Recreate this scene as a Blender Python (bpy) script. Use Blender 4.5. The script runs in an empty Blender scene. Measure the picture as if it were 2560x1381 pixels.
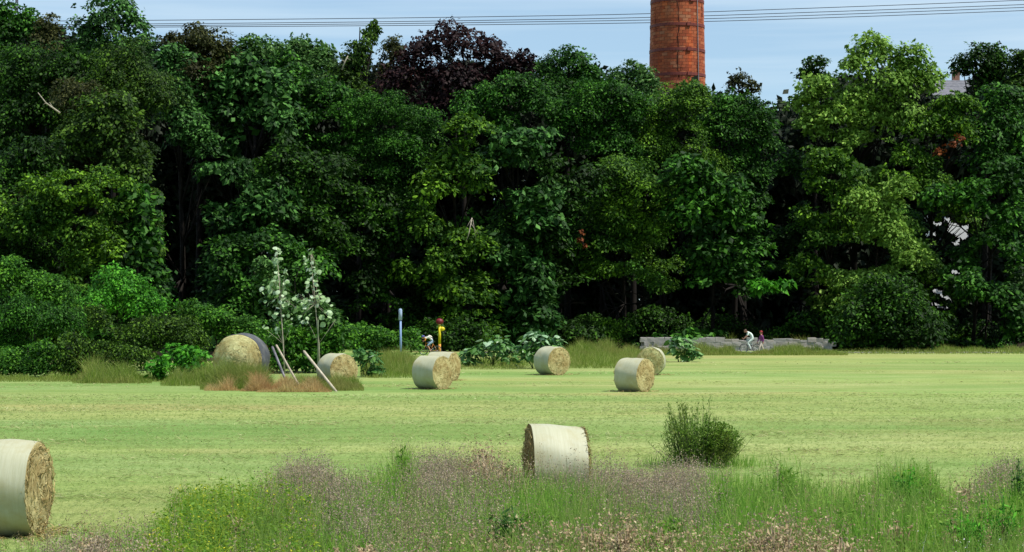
import bpy, bmesh, math, random
import numpy as np
from mathutils import Vector, Matrix

R = math.radians
SC = bpy.context.scene
COL = SC.collection
rng = np.random.default_rng(7)
random.seed(7)

# ------------------------------------------------------------------ camera, sky, sun, exposure
CAM_H, FPX, HOR = 3.3, 4978.0, 775.0
cd = bpy.data.cameras.new("camera")
cam = bpy.data.objects.new("camera", cd)
COL.objects.link(cam)
cam.location = (0, 0, CAM_H)
cam.rotation_euler = (R(90), 0, 0)
cd.sensor_width = 36.0
cd.lens = 70.0
cd.shift_y = (HOR - 690.5) / 2560.0
cd.clip_end = 6000
SC.camera = cam

SUN_EL = 59
SUN_DIR = Vector((0.82, -0.36, 0.0)).normalized() * math.cos(R(SUN_EL)) + Vector((0, 0, math.sin(R(SUN_EL))))
W = bpy.data.worlds.new("World")
SC.world = W
W.use_nodes = True
nt = W.node_tree
for n in list(nt.nodes):
    nt.nodes.remove(n)
wo = nt.nodes.new("ShaderNodeOutputWorld")
bg = nt.nodes.new("ShaderNodeBackground")
sky = nt.nodes.new("ShaderNodeTexSky")
sky.sky_type = 'NISHITA'
sky.sun_disc = False
sky.sun_elevation = R(SUN_EL)
sky.sun_rotation = math.atan2(SUN_DIR.x, SUN_DIR.y)
sky.air_density = 1.0
sky.dust_density = 0.3
sky.ozone_density = 3.0
sky.altitude = 400
tint = nt.nodes.new("ShaderNodeMix"); tint.data_type = 'RGBA'; tint.blend_type = 'MULTIPLY'
tint.inputs[0].default_value = 1.0
tint.inputs[7].default_value = (0.76, 1.05, 1.20, 1)
tc = nt.nodes.new("ShaderNodeTexCoord")
mp = nt.nodes.new("ShaderNodeMapping")
mp.inputs['Scale'].default_value = (1.6, 1.6, 34.0)
nz = nt.nodes.new("ShaderNodeTexNoise")
nz.inputs['Scale'].default_value = 1.7
nz.inputs['Detail'].default_value = 5
nz.inputs['Roughness'].default_value = 0.55
cr = nt.nodes.new("ShaderNodeValToRGB")
cr.color_ramp.elements[0].position = 0.42
cr.color_ramp.elements[0].color = (.40, .40, .40, 1)
cr.color_ramp.elements[1].position = 0.78
cr.color_ramp.elements[1].color = (0.85, 0.85, 0.85, 1)
cm = nt.nodes.new("ShaderNodeMix"); cm.data_type = 'RGBA'
cm.inputs[7].default_value = (6.9, 8.4, 9.5, 1)
L = nt.links.new
L(tc.outputs['Generated'], mp.inputs['Vector'])
L(mp.outputs[0], nz.inputs['Vector'])
L(nz.outputs['Fac'], cr.inputs[0])
L(sky.outputs[0], tint.inputs[6])
L(tint.outputs[2], cm.inputs[6])
L(cr.outputs[0], cm.inputs[0])
L(cm.outputs[2], bg.inputs['Color'])
bg.inputs['Strength'].default_value = 0.09
L(bg.outputs[0], wo.inputs['Surface'])

sd = bpy.data.lights.new("sun", 'SUN')
sd.energy = 4.9
sd.angle = R(0.6)
sd.color = (1.0, 0.955, 0.87)
so = bpy.data.objects.new("sun", sd)
COL.objects.link(so)
so.rotation_euler = SUN_DIR.to_track_quat('Z', 'Y').to_euler()
so.location = (60, -40, 90)

vs = SC.view_settings
SC.display_settings.display_device = 'sRGB'
vs.view_transform = 'Standard'
vs.look = 'None'
vs.gamma = 1.0
vs.use_curve_mapping = False
vs.exposure = 0.22
cy = SC.cycles
cy.max_bounces = 4
cy.diffuse_bounces = 1
cy.glossy_bounces = 2
cy.transmission_bounces = 2
cy.transparent_max_bounces = 4

# ------------------------------------------------------------------ helpers
def P(px, py, d):
    return np.array([(px - 1280.0) * d / FPX, d, CAM_H + (HOR - py) * d / FPX])

def gd(py):                      # distance of a ground point seen at that row
    return CAM_H * FPX / (py - HOR)

def gpt(px, d):
    return ((px - 1280.0) * d / FPX, d, 0.0)

def tag(o, label=None, cat=None, group=None, kind=None):
    if label: o['label'] = label
    if cat: o['category'] = cat
    if group: o['group'] = group
    if kind: o['kind'] = kind
    return o

def empty(name, loc, rz=0.0, rot=None):
    o = bpy.data.objects.new(name, None)
    COL.objects.link(o)
    o.location = loc
    o.rotation_euler = rot if rot else (0, 0, rz)
    o.empty_display_size = 0.3
    return o

def link(name, me, parent=None, loc=(0, 0, 0), rot=(0, 0, 0), scale=(1, 1, 1)):
    o = bpy.data.objects.new(name, me)
    COL.objects.link(o)
    o.parent = parent
    o.location = loc
    o.rotation_euler = rot
    o.scale = scale
    return o

def np_mesh(name, V, F, mat, smooth=False):
    """V (n,3), F (m,k) constant k"""
    V = np.asarray(V, dtype=np.float32); F = np.asarray(F, dtype=np.int32)
    me = bpy.data.meshes.new(name)
    k = F.shape[1]
    me.vertices.add(len(V)); me.vertices.foreach_set('co', V.ravel())
    me.loops.add(F.size); me.loops.foreach_set('vertex_index', F.ravel())
    me.polygons.add(len(F)); me.polygons.foreach_set('loop_start', np.arange(0, F.size, k, dtype=np.int32))
    me.update(calc_edges=True)
    if smooth:
        me.polygons.foreach_set('use_smooth', np.ones(len(F), dtype=bool))
    if mat: me.materials.append(mat)
    return me

class MB:
    def __init__(s):
        s.v = []; s.f = []
    def add(s, v, f):
        o = len(s.v)
        s.v += [tuple(map(float, p)) for p in v]
        s.f += [tuple(i + o for i in q) for q in f]
        return s
    def box(s, c, size, M=None):
        hx, hy, hz = size[0] / 2, size[1] / 2, size[2] / 2
        v = [Vector((x, y, z)) for x in (-hx, hx) for y in (-hy, hy) for z in (-hz, hz)]
        if M is not None: v = [M @ p for p in v]
        v = [p + Vector(c) for p in v]
        f = [(0, 1, 3, 2), (4, 6, 7, 5), (0, 4, 5, 1), (2, 3, 7, 6), (0, 2, 6, 4), (1, 5, 7, 3)]
        return s.add(v, f)
    def tube(s, pts, rad, seg=8, cap=True):
        pts = [Vector(p) for p in pts]
        if not hasattr(rad, '__len__'): rad = [rad] * len(pts)
        v = []; f = []
        prev = None
        for i, p in enumerate(pts):
            t = (pts[min(i + 1, len(pts) - 1)] - pts[max(i - 1, 0)]).normalized()
            if prev is None:
                a = t.orthogonal().normalized()
            else:
                a = (prev - t * prev.dot(t)).normalized()
            prev = a
            b = t.cross(a)
            for k in range(seg):
                an = 2 * math.pi * k / seg
                v.append(p + (a * math.cos(an) + b * math.sin(an)) * rad[i])
        n = len(pts)
        for i in range(n - 1):
            for k in range(seg):
                k2 = (k + 1) % seg
                f.append((i * seg + k, i * seg + k2, (i + 1) * seg + k2, (i + 1) * seg + k))
        if cap:
            f.append(tuple(range(seg))[::-1]); f.append(tuple((n - 1) * seg + k for k in range(seg)))
        return s.add(v, f)
    def torus(s, c, r, rt, seg=32, seg2=8, axis='y'):
        v = []; f = []
        for i in range(seg):
            a = 2 * math.pi * i / seg
            for k in range(seg2):
                b = 2 * math.pi * k / seg2
                rr = r + rt * math.cos(b); h = rt * math.sin(b)
                if axis == 'y': v.append((c[0] + rr * math.cos(a), c[1] + h, c[2] + rr * math.sin(a)))
                else: v.append((c[0] + rr * math.cos(a), c[1] + rr * math.sin(a), c[2] + h))
        for i in range(seg):
            for k in range(seg2):
                i2 = (i + 1) % seg; k2 = (k + 1) % seg2
                f.append((i * seg2 + k, i2 * seg2 + k, i2 * seg2 + k2, i * seg2 + k2))
        return s.add(v, f)
    def ball(s, c, r, seg=14, rings=8, M=None, zmin=-1.0):
        if not hasattr(r, '__len__'): r = (r, r, r)
        v = []; f = []
        for i in range(rings + 1):
            ph = math.pi * i / rings
            for k in range(seg):
                th = 2 * math.pi * k / seg
                p = Vector((math.sin(ph) * math.cos(th) * r[0], math.sin(ph) * math.sin(th) * r[1], max(math.cos(ph), zmin) * r[2]))
                if M is not None: p = M @ p
                v.append(p + Vector(c))
        for i in range(rings):
            for k in range(seg):
                k2 = (k + 1) % seg
                f.append((i * seg + k, (i + 1) * seg + k, (i + 1) * seg + k2, i * seg + k2))
        return s.add(v, f)
    def mesh(s, name, mat, smooth=True):
        me = bpy.data.meshes.new(name)
        me.from_pydata(s.v, [], s.f)
        if smooth:
            me.polygons.foreach_set('use_smooth', [len(p.vertices) <= 4 for p in me.polygons])
        if mat: me.materials.append(mat)
        return me
    def build(s, name, mat, parent=None, smooth=True):
        return link(name, s.mesh(name, mat, smooth), parent)

# ------------------------------------------------------------------ materials
def newmat(name):
    m = bpy.data.materials.new(name); m.use_nodes = True
    t = m.node_tree
    b = t.nodes['Principled BSDF']
    return m, t, b

def ramp(t, cols, pos=None):
    r = t.nodes.new('ShaderNodeValToRGB')
    e = r.color_ramp.elements
    n = len(cols)
    pos = pos or [i / (n - 1) for i in range(n)]
    e[0].position = pos[0]; e[0].color = (*cols[0], 1)
    e[1].position = pos[-1]; e[1].color = (*cols[-1], 1)
    for i in range(1, n - 1):
        x = e.new(pos[i]); x.color = (*cols[i], 1)
    return r

def noise(t, scale=1.0, detail=4, rough=.55, map_scale=None, coord='Object'):
    tcn = t.nodes.new('ShaderNodeTexCoord')
    n = t.nodes.new('ShaderNodeTexNoise')
    n.inputs['Scale'].default_value = scale; n.inputs['Detail'].default_value = detail; n.inputs['Roughness'].default_value = rough
    if map_scale:
        mpn = t.nodes.new('ShaderNodeMapping'); mpn.inputs['Scale'].default_value = map_scale
        t.links.new(tcn.outputs[coord], mpn.inputs['Vector']); t.links.new(mpn.outputs[0], n.inputs['Vector'])
    else:
        t.links.new(tcn.outputs[coord], n.inputs['Vector'])
    return n

def mixc(t, a, b, fac, mode='MIX'):
    m = t.nodes.new('ShaderNodeMix'); m.data_type = 'RGBA'; m.blend_type = mode
    for v, i in ((a, 6), (b, 7)):
        if isinstance(v, tuple): m.inputs[i].default_value = (*v, 1)
        else: t.links.new(v, m.inputs[i])
    if isinstance(fac, (int, float)): m.inputs[0].default_value = fac
    else: t.links.new(fac, m.inputs[0])
    return m.outputs[2]

def leafmat(name, c0, c1, c2, patch=None, pscale=0.22, trans=0.25, rough=0.6, spec=0.16):
    """per-leaf random colour, drifting in patches through the crown"""
    m, t, b = newmat(name)
    g = t.nodes.new('ShaderNodeNewGeometry')
    r = ramp(t, [c0, c1, c2], [0, .55, 1])
    t.links.new(g.outputs['Random Per Island'], r.inputs[0])
    col = r.outputs[0]
    if patch:
        n = noise(t, pscale, 3, .5)
        pr = ramp(t, [(0, 0, 0), (1, 1, 1)], [.42, .66])
        t.links.new(n.outputs['Fac'], pr.inputs[0])
        mm = t.nodes.new('ShaderNodeMath'); mm.operation = 'MULTIPLY'; mm.inputs[1].default_value = .8
        t.links.new(pr.outputs[0], mm.inputs[0])
        col = mixc(t, col, patch, mm.outputs[0])
    t.links.new(col, b.inputs['Base Color'])
    b.inputs['Roughness'].default_value = rough
    b.inputs['Specular IOR Level'].default_value = spec
    if trans > 0:
        tr = t.nodes.new('ShaderNodeBsdfTranslucent')
        t.links.new(col, tr.inputs['Color'])
        mx = t.nodes.new('ShaderNodeMixShader'); mx.inputs[0].default_value = trans
        out = t.nodes['Material Output']
        t.links.new(b.outputs[0], mx.inputs[1]); t.links.new(tr.outputs[0], mx.inputs[2])
        t.links.new(mx.outputs[0], out.inputs['Surface'])
    return m

def plain(name, c, c2=None, scale=4.0, rough=.6, spec=.4, metal=0.0, bump=0.0, map_scale=None):
    m, t, b = newmat(name)
    if c2 is None: c2 = tuple(x * .72 for x in c)
    n = noise(t, scale, 5, .6, map_scale)
    r = ramp(t, [c2, c], [.35, .65])
    t.links.new(n.outputs['Fac'], r.inputs[0])
    t.links.new(r.outputs[0], b.inputs['Base Color'])
    b.inputs['Roughness'].default_value = rough
    b.inputs['Specular IOR Level'].default_value = spec
    b.inputs['Metallic'].default_value = metal
    if bump:
        bp = t.nodes.new('ShaderNodeBump'); bp.inputs['Strength'].default_value = bump; bp.inputs['Distance'].default_value = .03
        t.links.new(n.outputs['Fac'], bp.inputs['Height']); t.links.new(bp.outputs[0], b.inputs['Normal'])
    return m

G = {}  # tree leaves: brightest colour of each ramp painted as random highlights
G['dark'] = leafmat('dark_leaf', (0.0035, 0.0148, 0.0009), (0.0161, 0.0591, 0.0036), (0.0779, 0.2103, 0.0139), (0.0046, 0.0171, 0.0017))
G['olive'] = leafmat('olive_leaf', (0.0077, 0.0220, 0.0021), (0.0323, 0.0819, 0.0070), (0.1405, 0.2772, 0.0210), (0.0090, 0.0260, 0.0036))
G['mid'] = leafmat('mid_leaf', (0.0050, 0.0253, 0.0017), (0.0226, 0.0943, 0.0065), (0.1075, 0.3087, 0.0279), (0.0054, 0.0251, 0.0022))
G['blue'] = leafmat('bluegreen_leaf', (0.0056, 0.0261, 0.0030), (0.0262, 0.0988, 0.0136), (0.1449, 0.3592, 0.0711), (0.0054, 0.0239, 0.0027))
G['yellow'] = leafmat('yellowgreen_leaf', (0.0126, 0.0405, 0.0025), (0.0555, 0.1405, 0.0074), (0.2078, 0.4136, 0.0232), (0.0114, 0.0493, 0.0041))
G['bright'] = leafmat('bright_leaf', (0.0643, 0.1365, 0.0137), (0.1630, 0.3038, 0.0359), (0.3775, 0.6006, 0.1073), (0.0618, 0.1463, 0.0117))
G['pale'] = leafmat('pale_leaf', (0.0130, 0.0484, 0.0060), (0.0458, 0.1344, 0.0184), (0.2008, 0.3696, 0.1008), (0.0115, 0.0475, 0.0050))
G['copper'] = leafmat('copper_leaf', (.010, .003, .004), (.018, .005, .006), (.034, .009, .008), (.008, .003, .004), trans=.12)
G['brown'] = leafmat('brownish_leaf', (0.0121, 0.0187, 0.0033), (0.0400, 0.0520, 0.0096), (0.1254, 0.1344, 0.0336), (0.0187, 0.0187, 0.0058))
G['bush'] = leafmat('bush_leaf', (0.0102, 0.0484, 0.0022), (0.0363, 0.1386, 0.0063), (0.1357, 0.3465, 0.0235), (0.0113, 0.0455, 0.0038))
G['fresh'] = leafmat('fresh_leaf', (0.0148, 0.0832, 0.0037), (0.0459, 0.2178, 0.0095), (0.1534, 0.5082, 0.0323), (0.0173, 0.0842, 0.0047))
G['white'] = leafmat('silver_leaf', (.42, .52, .36), (.52, .62, .44), (.62, .70, .55), trans=.15)
G['rust'] = leafmat('dead_leaf', (.08, .020, .006), (.15, .036, .009), (.22, .070, .016), trans=.2)
G['wood'] = leafmat('shade_dark_leaf', (.0025, .007, .001), (.004, .011, .002), (.006, .016, .002), trans=.08)  # near-black leaf colour stands in for the shade deep in the wood
G['weedleaf'] = leafmat('weed_leaf', (.085, .22, .016), (.15, .32, .03), (.26, .41, .07), (.11, .20, .025), .6, trans=.45)
G['yellowflower'] = leafmat('yellow_petal', (.55, .52, .02), (.65, .60, .03), (.72, .68, .06), trans=.1)
G['pink'] = leafmat('seed_head', (.22, .16, .115), (.37, .28, .21), (.55, .45, .36), (.30, .26, .14), .9, trans=.35, rough=.8)
G['dry'] = leafmat('dry_leaf', (.24, .165, .085), (.42, .31, .18), (.62, .50, .32), trans=.3, rough=.8)
G['whiteflower'] = leafmat('white_petal', (.60, .58, .54), (.70, .68, .64), (.80, .78, .76), trans=.1)
G['blade'] = leafmat('grass_blade', (.10, .28, .022), (.20, .43, .040), (.46, .55, .15), (.26, .35, .09), .5, trans=.5)
G['verge'] = leafmat('verge_blade', (.11, .20, .018), (.19, .28, .035), (.36, .40, .13), (.28, .27, .08), .3, trans=.5)
G['orange'] = leafmat('orange_blade', (.36, .28, .10), (.54, .40, .16), (.66, .54, .26), (.48, .28, .12), .6, trans=.5)
G['mown'] = leafmat('mown_blade', (.17, .27, .065), (.25, .34, .10), (.38, .44, .18), (.29, .33, .12), .35, trans=.45)
G['shrub'] = leafmat('shrub_leaf', (.055, .135, .010), (.115, .235, .020), (.220, .340, .055), (.140, .175, .025), 1.6, trans=.4)
G['burdock'] = leafmat('broad_leaf', (.030, .120, .025), (.055, .170, .040), (.110, .250, .085), trans=.22)
G['paleleaf'] = leafmat('light_broad_leaf', (.26, .40, .22), (.34, .48, .28), (.44, .56, .38), trans=.2)
BARK = plain('bark', (.016, .013, .010), (.008, .006, .005), 6, .9, .2, bump=.5, map_scale=(1, 1, .3))
PALEBARK = plain('pale_bark', (.42, .38, .30), (.22, .19, .14), 6, .8, .2)

# ------------------------------------------------------------------ leaf geometry (numpy)
def norm(a):
    return a / np.maximum(np.linalg.norm(a, axis=-1, keepdims=True), 1e-6)

def leaves(C, N, A, Ls, Wd, fold=.18):
    """folded diamond leaves: C centres, N normals, A axis hints, Ls length, Wd width -> V, F"""
    n = len(C)
    N = norm(N)
    A = norm(A - N * np.sum(A * N, 1, keepdims=True))
    B = np.cross(N, A)
    Ls = Ls[:, None]; Wd = Wd[:, None]
    v0 = C - A * Ls * .5
    v2 = C + A * Ls * .5 - N * Ls * .10
    v1 = C + B * Wd * .5 - N * Wd * fold - A * Ls * .08
    v3 = C - B * Wd * .5 - N * Wd * fold - A * Ls * .08
    V = np.stack([v0, v1, v2, v3], 1).reshape(-1, 3)
    i = np.arange(n)[:, None] * 4
    F = np.concatenate([i + np.array([[0, 1, 2]]), i + np.array([[0, 2, 3]])], 1).reshape(-1, 3)
    return V, F

class Acc:
    def __init__(s): s.V = []; s.F = []; s.n = 0
    def add(s, V, F):
        s.V.append(V); s.F.append(F + s.n); s.n += len(V)
    def mesh(s, name, mat):
        return np_mesh(name, np.concatenate(s.V), np.concatenate(s.F), mat)

# shaded hollows between the crowns, and see-through gaps: upright oval tunnels in the wood (x, z, rx, rz at distance 178)
DREF = 178.0
def tun(px, py, rx, ry):
    c = P(px, py, DREF); return (c[0], c[2], rx * DREF / FPX, ry * DREF / FPX)
HOLLOWS = [tun(*a) for a in [(455, 560, 58, 190), (640, 355, 48, 50), (420, 420, 50, 60), (1290, 445, 70, 34), (1540, 745, 105, 62), (1740, 775, 170, 60),
                             (1940, 780, 110, 56), (1960, 470, 55, 40), (2140, 640, 110, 42), (1470, 760, 90, 60), (1045, 640, 26, 40), (2480, 660, 40, 60),
                             (2450, 800, 70, 60), (2180, 385, 60, 40), (1330, 300, 40, 26), (880, 660, 36, 26), (1120, 520, 40, 40), (560, 480, 60, 26)]]
_hr = np.random.default_rng(77)
HOLLOWS += [tun(x, y, rx, ry) for x, y, rx, ry in zip(_hr.uniform(0, 2560, 60), _hr.uniform(300, 800, 60), _hr.uniform(16, 46, 60), _hr.uniform(9, 22, 60))]
SKYGAPS = [tun(a[0], a[1], a[2] * 1.12, a[3] * 1.15) for a in [(2322, 546, 13, 10), (2345, 560, 15, 8), (2368, 548, 11, 10), (2328, 586, 17, 10), (2354, 597, 9, 7), (2387, 572, 22, 17), (2406, 588, 17, 13), (2390, 608, 13, 8), (2416, 568, 10, 8),
                                (2370, 578, 6, 7), (2345, 728, 16, 10), (2362, 744, 13, 8), (2336, 760, 12, 7), (2358, 771, 17, 7), (2378, 752, 8, 7), (2390, 682, 14, 9), (1785, 592, 6, 5), (1600, 748, 9, 6), (1640, 738, 4, 4), (1710, 755, 3, 6), (2040, 470, 5, 5)]]

def in_tun(C, tl, k=1.0):
    m = np.zeros(len(C), bool)
    for (x, z, rx, rz) in tl:
        m |= ((C[:, 0] / C[:, 1] * DREF - x) / (rx * k)) ** 2 + (((C[:, 2] - CAM_H) / C[:, 1] * DREF + CAM_H - z) / (rz * k)) ** 2 < 1
    return m

def boughs(r, c, rad, n, front=.66, lo=.38):
    """bough centres in the shell of an uneven ellipsoid"""
    u = norm(r.normal(size=(n, 3)))
    fl = (u[:, 1] > 0) & (r.random(n) < (front - .5) * 2)
    u[fl, 1] *= -1
    k = norm(r.normal(size=(7, 3)))
    lob = .84 + .24 * np.max(u @ k.T, 1) ** 5 - .26 * np.maximum(0, np.max(u @ norm(r.normal(size=(5, 3))).T, 1)) ** 8
    rho = (lo + (1 - lo) * r.random(n) ** .6) * lob
    C = c + u * rad * rho[:, None]
    return C, norm(u / rad)

def fill_boughs(acc, r, C, O, br, leaf, dens, up=1.15, jit=.42, flat=.34, cull=True, aspect=.58):
    """domed sprays of leaves"""
    keep = ~in_tun(C, HOLLOWS) if cull else np.ones(len(C), bool)
    C = C[keep]; O = O[keep]
    n = len(C)
    if n == 0: return
    brs = br * r.uniform(.45, 1.45, n)
    m = np.maximum(8, (dens * brs ** 2 * 3.14 / (leaf * leaf * aspect * .5)).astype(int))
    idx = np.repeat(np.arange(n), m)
    BN = norm(np.array([0, 0, up]) + O * .38 + np.array([0, -.18, 0]) + r.normal(size=(n, 3)) * .28)
    T = norm(np.cross(BN, r.normal(size=(n, 3)))); S = np.cross(BN, T)
    t = len(idx)
    rr = np.sqrt(r.random(t)); an = r.random(t) * 6.283
    # ragged outline of the spray
    rag = 1 + .22 * np.sin(an * 3 + idx * 1.7) + .15 * np.sin(an * 7 + idx * .9)
    rr2 = rr * rag
    rad = brs[idx][:, None]
    dirv = T[idx] * np.cos(an)[:, None] + S[idx] * np.sin(an)[:, None]
    h = flat * (1 - rr ** 2) - .55 * flat * rr ** 3 + r.normal(size=t) * .10 - (r.random(t) < .3) * r.random(t) * .35
    Q = C[idx] + dirv * rad * rr2[:, None] + BN[idx] * rad * h[:, None]
    N = norm(BN[idx] + dirv * .35 * rr[:, None] + r.normal(size=(t, 3)) * jit)
    A = dirv + np.array([0, 0, -.55]) + r.normal(size=(t, 3)) * .5
    Ls = leaf * r.uniform(.65, 1.35, t)
    k = ~in_tun(Q, SKYGAPS) & (Q[:, 2] > .05)
    if cull: k &= ~(in_tun(Q, HOLLOWS, .8) & (r.random(t) < .93))
    V, F = leaves(Q[k], N[k], A[k], Ls[k], Ls[k] * aspect * r.uniform(.8, 1.2, k.sum()))
    acc.add(V, F)

def tree(name, label, cat, d, mat, leaf, lobes, group, seed, dens=1.0, br=1.65, trunk=True, sprigs=0, flat=.30, trunk_r=None, depth=None, jit=.42, bark=None, cull=True, up=1.15):
    """lobes: (px, py, rx, ry) ovals of the crown as seen from the meadow, at distance d"""
    r = np.random.default_rng(seed)
    s = d / FPX
    if leaf > .25: leaf *= 1.05
    wx = np.mean([l[0] for l in lobes])
    base = np.array(gpt(wx, d)) + np.array([0, 5.0 if (group == 'trees in the face of the wood' and trunk) else 0, 0])
    root = empty(name, base)
    tag(root, label, cat, group)
    acc = Acc()
    cents = []
    if group == 'trees in the face of the wood' and trunk:
        lobes = list(lobes); low = max(l[1] + l[3] * .6 for l in lobes); x0_ = np.mean([l[0] for l in lobes])
        while low < 850:
            lobes.append((x0_ + r.uniform(-80, 80), low + 20, r.uniform(60, 100), r.uniform(34, 56))); low += r.uniform(50, 72)
    ncore = len(lobes)
    for (px, py, rx, ry) in lobes:
        c = P(px, py, d) + np.array([0, r.uniform(-.6, .6), 0])
        rad = np.array([rx * s, 0, ry * s]); rad[1] = depth or max(min(rad[0], 4.5), min(rad[2], 2.5))
        c[1] += rad[1] * .25
        cents.append(c)
        b = min(br, .48 * min(rad[0], rad[2]) + .12)
        area = 4 * 3.1416 * ((rad[0] * rad[1]) ** 1.6 / 3 + (rad[0] * rad[2]) ** 1.6 / 3 + (rad[1] * rad[2]) ** 1.6 / 3) ** (1 / 1.6)
        n = int(dens * .95 * area / (3.14 * b * b * .8)) + 6
        C, O = boughs(r, c, rad, n)
        fill_boughs(acc, r, C, O, b, leaf, .62, up=up, flat=flat, jit=jit, cull=cull)
        # coarse inner foliage
        C, O = boughs(r, c, rad * .55, max(4, n // 4), .5, .2)
        fill_boughs(acc, r, C, O, b * 1.1, leaf * 1.7, .7, flat=.5, jit=.8, cull=cull)
        # loose sprigs breaking the outline
        ns = int(n * .55) + sprigs
        C, O = boughs(r, c, rad * 1.12, ns, .6, .86)
        fill_boughs(acc, r, C, O, b * .36, leaf, .6, up=.8, flat=.6, jit=.7, cull=cull)
    me = acc.mesh('crown', mat)
    me.transform(Matrix.Translation(Vector(-base)))
    link('crown', me, root)
    if trunk:
        tb = MB()
        top = max(cents, key=lambda c: c[2])
        tr = trunk_r or max(.05, .0105 * top[2])
        mid = np.mean(cents, 0)
        pts = []; rads = []
        H = top[2]
        for i in range(9):
            f = i / 8
            off = (mid - base) * f + r.normal(size=3) * .12 * f
            pts.append((off[0] * .8, off[1] * .8, H * f)); rads.append(tr * (1.25 - 1.1 * f) if i else tr * 1.6)
        tb.tube(pts, rads, 8)
        root_me = tb.mesh('trunk', bark or BARK)
        link('trunk', root_me, root)
        lb = MB()
        for c in cents:
            e = c - base
            st = pts[min(6, max(2, int(e[2] / H * 6)))]
            m1 = [(st[k] * .55 + e[k] * .45) for k in range(3)]; m1[2] -= .06 * H * r.random()
            e[2] -= .5
            lb.tube([st, m1, tuple(e)], [tr * .55, tr * .38, tr * .12], 6)
            for q in range(3):
                w = e + r.normal(size=3) * np.array([.8, .8, .35]) - np.array([0, 0, .4])
                lb.tube([m1, tuple((np.array(m1) + w) / 2 + r.normal(size=3) * .2), tuple(w)], [tr * .28, tr * .18, tr * .05], 5)
        lb.build('limbs', bark or BARK, root)
    return root

# ------------------------------------------------------------------ ground
def ground_material():
    m, t, b = newmat('meadow_ground')
    n1 = noise(t, 1.0, 6, .62, (.05, .16, 1))
    r1 = ramp(t, [(.165, .243, .058), (.238, .303, .088), (.355, .392, .160)], [.34, .5, .68])
    t.links.new(n1.outputs['Fac'], r1.inputs[0])
    n2 = noise(t, 1.0, 5, .6, (.020, .055, 1))
    r2 = ramp(t, [(.125, .262, .058), (.245, .298, .088), (.345, .322, .120)], [.36, .52, .66])
    t.links.new(n2.outputs['Fac'], r2.inputs[0])
    c = mixc(t, r1.outputs[0], r2.outputs[0], .5)
    n4 = noise(t, 1.0, 6, .66, (.35, 1.1, 1))
    r4 = ramp(t, [(.80, .86, .70), (1.0, 1.0, 1.0), (1.22, 1.14, 1.25)], [.33, .5, .68]); t.links.new(n4.outputs['Fac'], r4.inputs[0])
    c = mixc(t, c, r4.outputs[0], 1.0, 'MULTIPLY')
    n5 = noise(t, 1.0, 4, .6, (.045, .10, 1))
    r5 = ramp(t, [(0, 0, 0), (.75, .75, .75)], [.56, .70]); t.links.new(n5.outputs['Fac'], r5.inputs[0])
    c = mixc(t, c, (.30, .27, .10), r5.outputs[0])
    n6 = noise(t, 1.0, 4, .6, (.014, .10, 1))
    r6 = ramp(t, [(.70, .88, .74), (1.0, 1.0, 1.0), (1.22, 1.15, 1.18)], [.34, .5, .66]); t.links.new(n6.outputs['Fac'], r6.inputs[0])
    c = mixc(t, c, r6.outputs[0], 1.0, 'MULTIPLY')
    n3 = noise(t, 9.0, 6, .7)
    r3 = ramp(t, [(.62, .66, .55), (1.25, 1.22, 1.3)], [.32, .7])
    t.links.new(n3.outputs['Fac'], r3.inputs[0])
    c = mixc(t, c, r3.outputs[0], 1.0, 'MULTIPLY')
    t.links.new(c, b.inputs['Base Color'])
    b.inputs['Roughness'].default_value = .9
    b.inputs['Specular IOR Level'].default_value = .15
    bp = t.nodes.new('ShaderNodeBump'); bp.inputs['Strength'].default_value = .6; bp.inputs['Distance'].default_value = .05
    t.links.new(n3.outputs['Fac'], bp.inputs['Height']); t.links.new(bp.outputs[0], b.inputs['Normal'])
    return m

xs = np.concatenate([[-3000, -600, -200], np.linspace(-90, 90, 61), [200, 600, 3000]])
ys = np.concatenate([[-1500, -200, -20], np.linspace(0, 260, 66), [400, 900, 4000]])
GX, GY = np.meshgrid(xs, ys)
GZ = np.zeros_like(GX)
V = np.stack([GX, GY, GZ], -1).reshape(-1, 3)
nx, ny = len(xs), len(ys)
ii = (np.arange(ny - 1)[:, None] * nx + np.arange(nx - 1)[None]).ravel()
F = np.stack([ii, ii + 1, ii + nx + 1, ii + nx], 1)
gnd = link('meadow_ground', np_mesh('meadow_ground', V, F, ground_material(), True))
tag(gnd, kind='structure')

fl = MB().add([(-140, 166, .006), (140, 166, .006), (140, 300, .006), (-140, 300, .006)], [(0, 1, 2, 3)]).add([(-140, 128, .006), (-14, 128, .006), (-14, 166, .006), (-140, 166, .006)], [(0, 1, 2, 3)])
tag(fl.build('wood_floor', plain('leaf_litter', (.030, .024, .014), (.014, .012, .007), 1.5, .95, .1)), kind='structure')

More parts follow.
